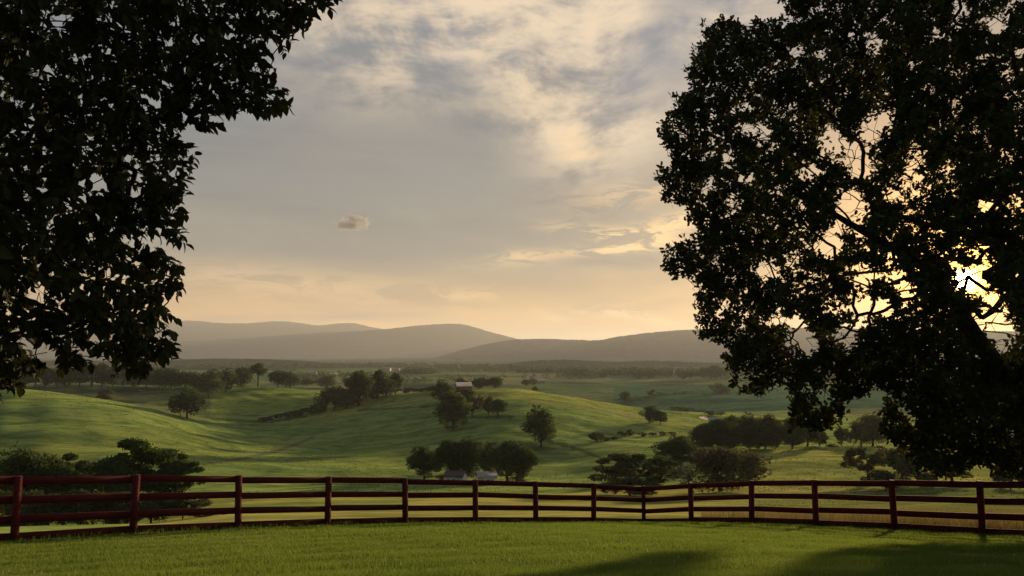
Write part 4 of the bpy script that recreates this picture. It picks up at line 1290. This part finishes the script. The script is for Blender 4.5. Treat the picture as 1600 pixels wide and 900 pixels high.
tag(blades('clover_flowers', x[k], y[k], rgx.uniform(.05, .075, k.sum()), np.full(k.sum(), .022), M_CLOV, 66, .2), 'tiny pale clover flowers dotted through the lawn', 'flowers')
n = 9000
azs = rgx.uniform(FAZ[0], FAZ[-1], n); rr = fence_r(azs) + rgx.normal(0, .12, n)
tag(blades('fence_grass', rr * np.sin(azs), rr * np.cos(azs), rgx.uniform(.05, .16, n), np.full(n, .014), M_GRASS, 64, .5), 'ragged grass along the foot of the board fence', 'grass')

# rough tufts, thistles and weeds that break up the grazed hills
n = 120000
uu = rgx.uniform(-.78, .78, n); yy = np.exp(rgx.uniform(math.log(45), math.log(760), n))
x, y = uu * yy, yy
fl_ = sum(np.sin(x * a1 + y * b1 + c1) for a1, b1, c1 in ((.11, .05, .3), (-.04, .13, 1.1), (.06, -.09, 2.2), (.021, .03, .5), (-.2, .17, 3), (.31, .27, 1)))
k = (fl_ + rgx.normal(0, 1.3, n) > .6) & ((y > 185) | (uu > .31))
x, y = x[k], y[k]; n = len(x)
h = rgx.uniform(.12, .42, n) * (.3 + .7 * np.minimum(y / 420, 1.2))
M_TUFT = grass_mat('pasture_tufts', (0.085, 0.115, 0.036), (0.16, 0.165, 0.06), (0.24, 0.25, 0.06), .4)
tag(blades('pasture_tufts', x, y, h, h * rgx.uniform(1.2, 3.0, n), M_TUFT, 65, .5), 'rough grass tufts and weeds scattered over the pasture', 'grass')

# ------------------------------------------------------------------ haze
hb = MB(); hb.box((0, 6500, 340), (56000, 63000, 900))
hz_m, N = new_mat('haze')
vol = N.node('ShaderNodeVolumePrincipled')
vol.inputs['Color'].default_value = (0.86, 0.90, 0.97, 1)
vol.inputs['Density'].default_value = 4.5e-5
vol.inputs['Anisotropy'].default_value = 0.28
o = N.node('ShaderNodeOutputMaterial'); N.l.new(vol.outputs[0], o.inputs['Volume'])
haze = hb.build('haze', hz_m); haze['kind'] = 'stuff'
haze['label'] = 'thin evening haze filling the valley'

# ------------------------------------------------------------------ small lone cloud
cd = ray(551, 349, 9500.0)
cl = thing('cloud', 'small lone grey puff of cloud with a bright upper edge', 'cloud', tuple(cd))
import bmesh
bm = bmesh.new()
bmesh.ops.create_icosphere(bm, subdivisions=3, radius=1.0, matrix=Matrix.Diagonal((430, 260, 260, 1)))
me = bpy.data.meshes.new('puff'); bm.to_mesh(me); bm.free()
cm, N = new_mat('cloud_vapour')
tcn = N.node('ShaderNodeTexCoord')
P = tcn.outputs['Object']
nz = N.noise(N.v('ADD', P, (913.0, 377.0, 241.0)), 0.0095, 8, 0.62, 0.4)
x, y, z = N.xyz(P)
r2 = N.v('LENGTH', N.v('MULTIPLY', P, (1 / 240, 1 / 160, 1 / 120)))
z0 = N.smooth(z, -100, -55)
den = N.m('SUBTRACT', N.m('MULTIPLY_ADD', nz, 3.6, -1.1), r2)
den = N.m('MULTIPLY', N.m('MULTIPLY', N.smooth(den, 0.0, 0.35), z0), 0.022)
vol = N.node('ShaderNodeVolumePrincipled')
vol.inputs['Color'].default_value = (0.46, 0.47, 0.50, 1)
vol.inputs['Anisotropy'].default_value = 0.3
N.put(vol.inputs['Density'], den)
o = N.node('ShaderNodeOutputMaterial'); N.l.new(vol.outputs[0], o.inputs['Volume'])
obj('puff', me, cm, cl)
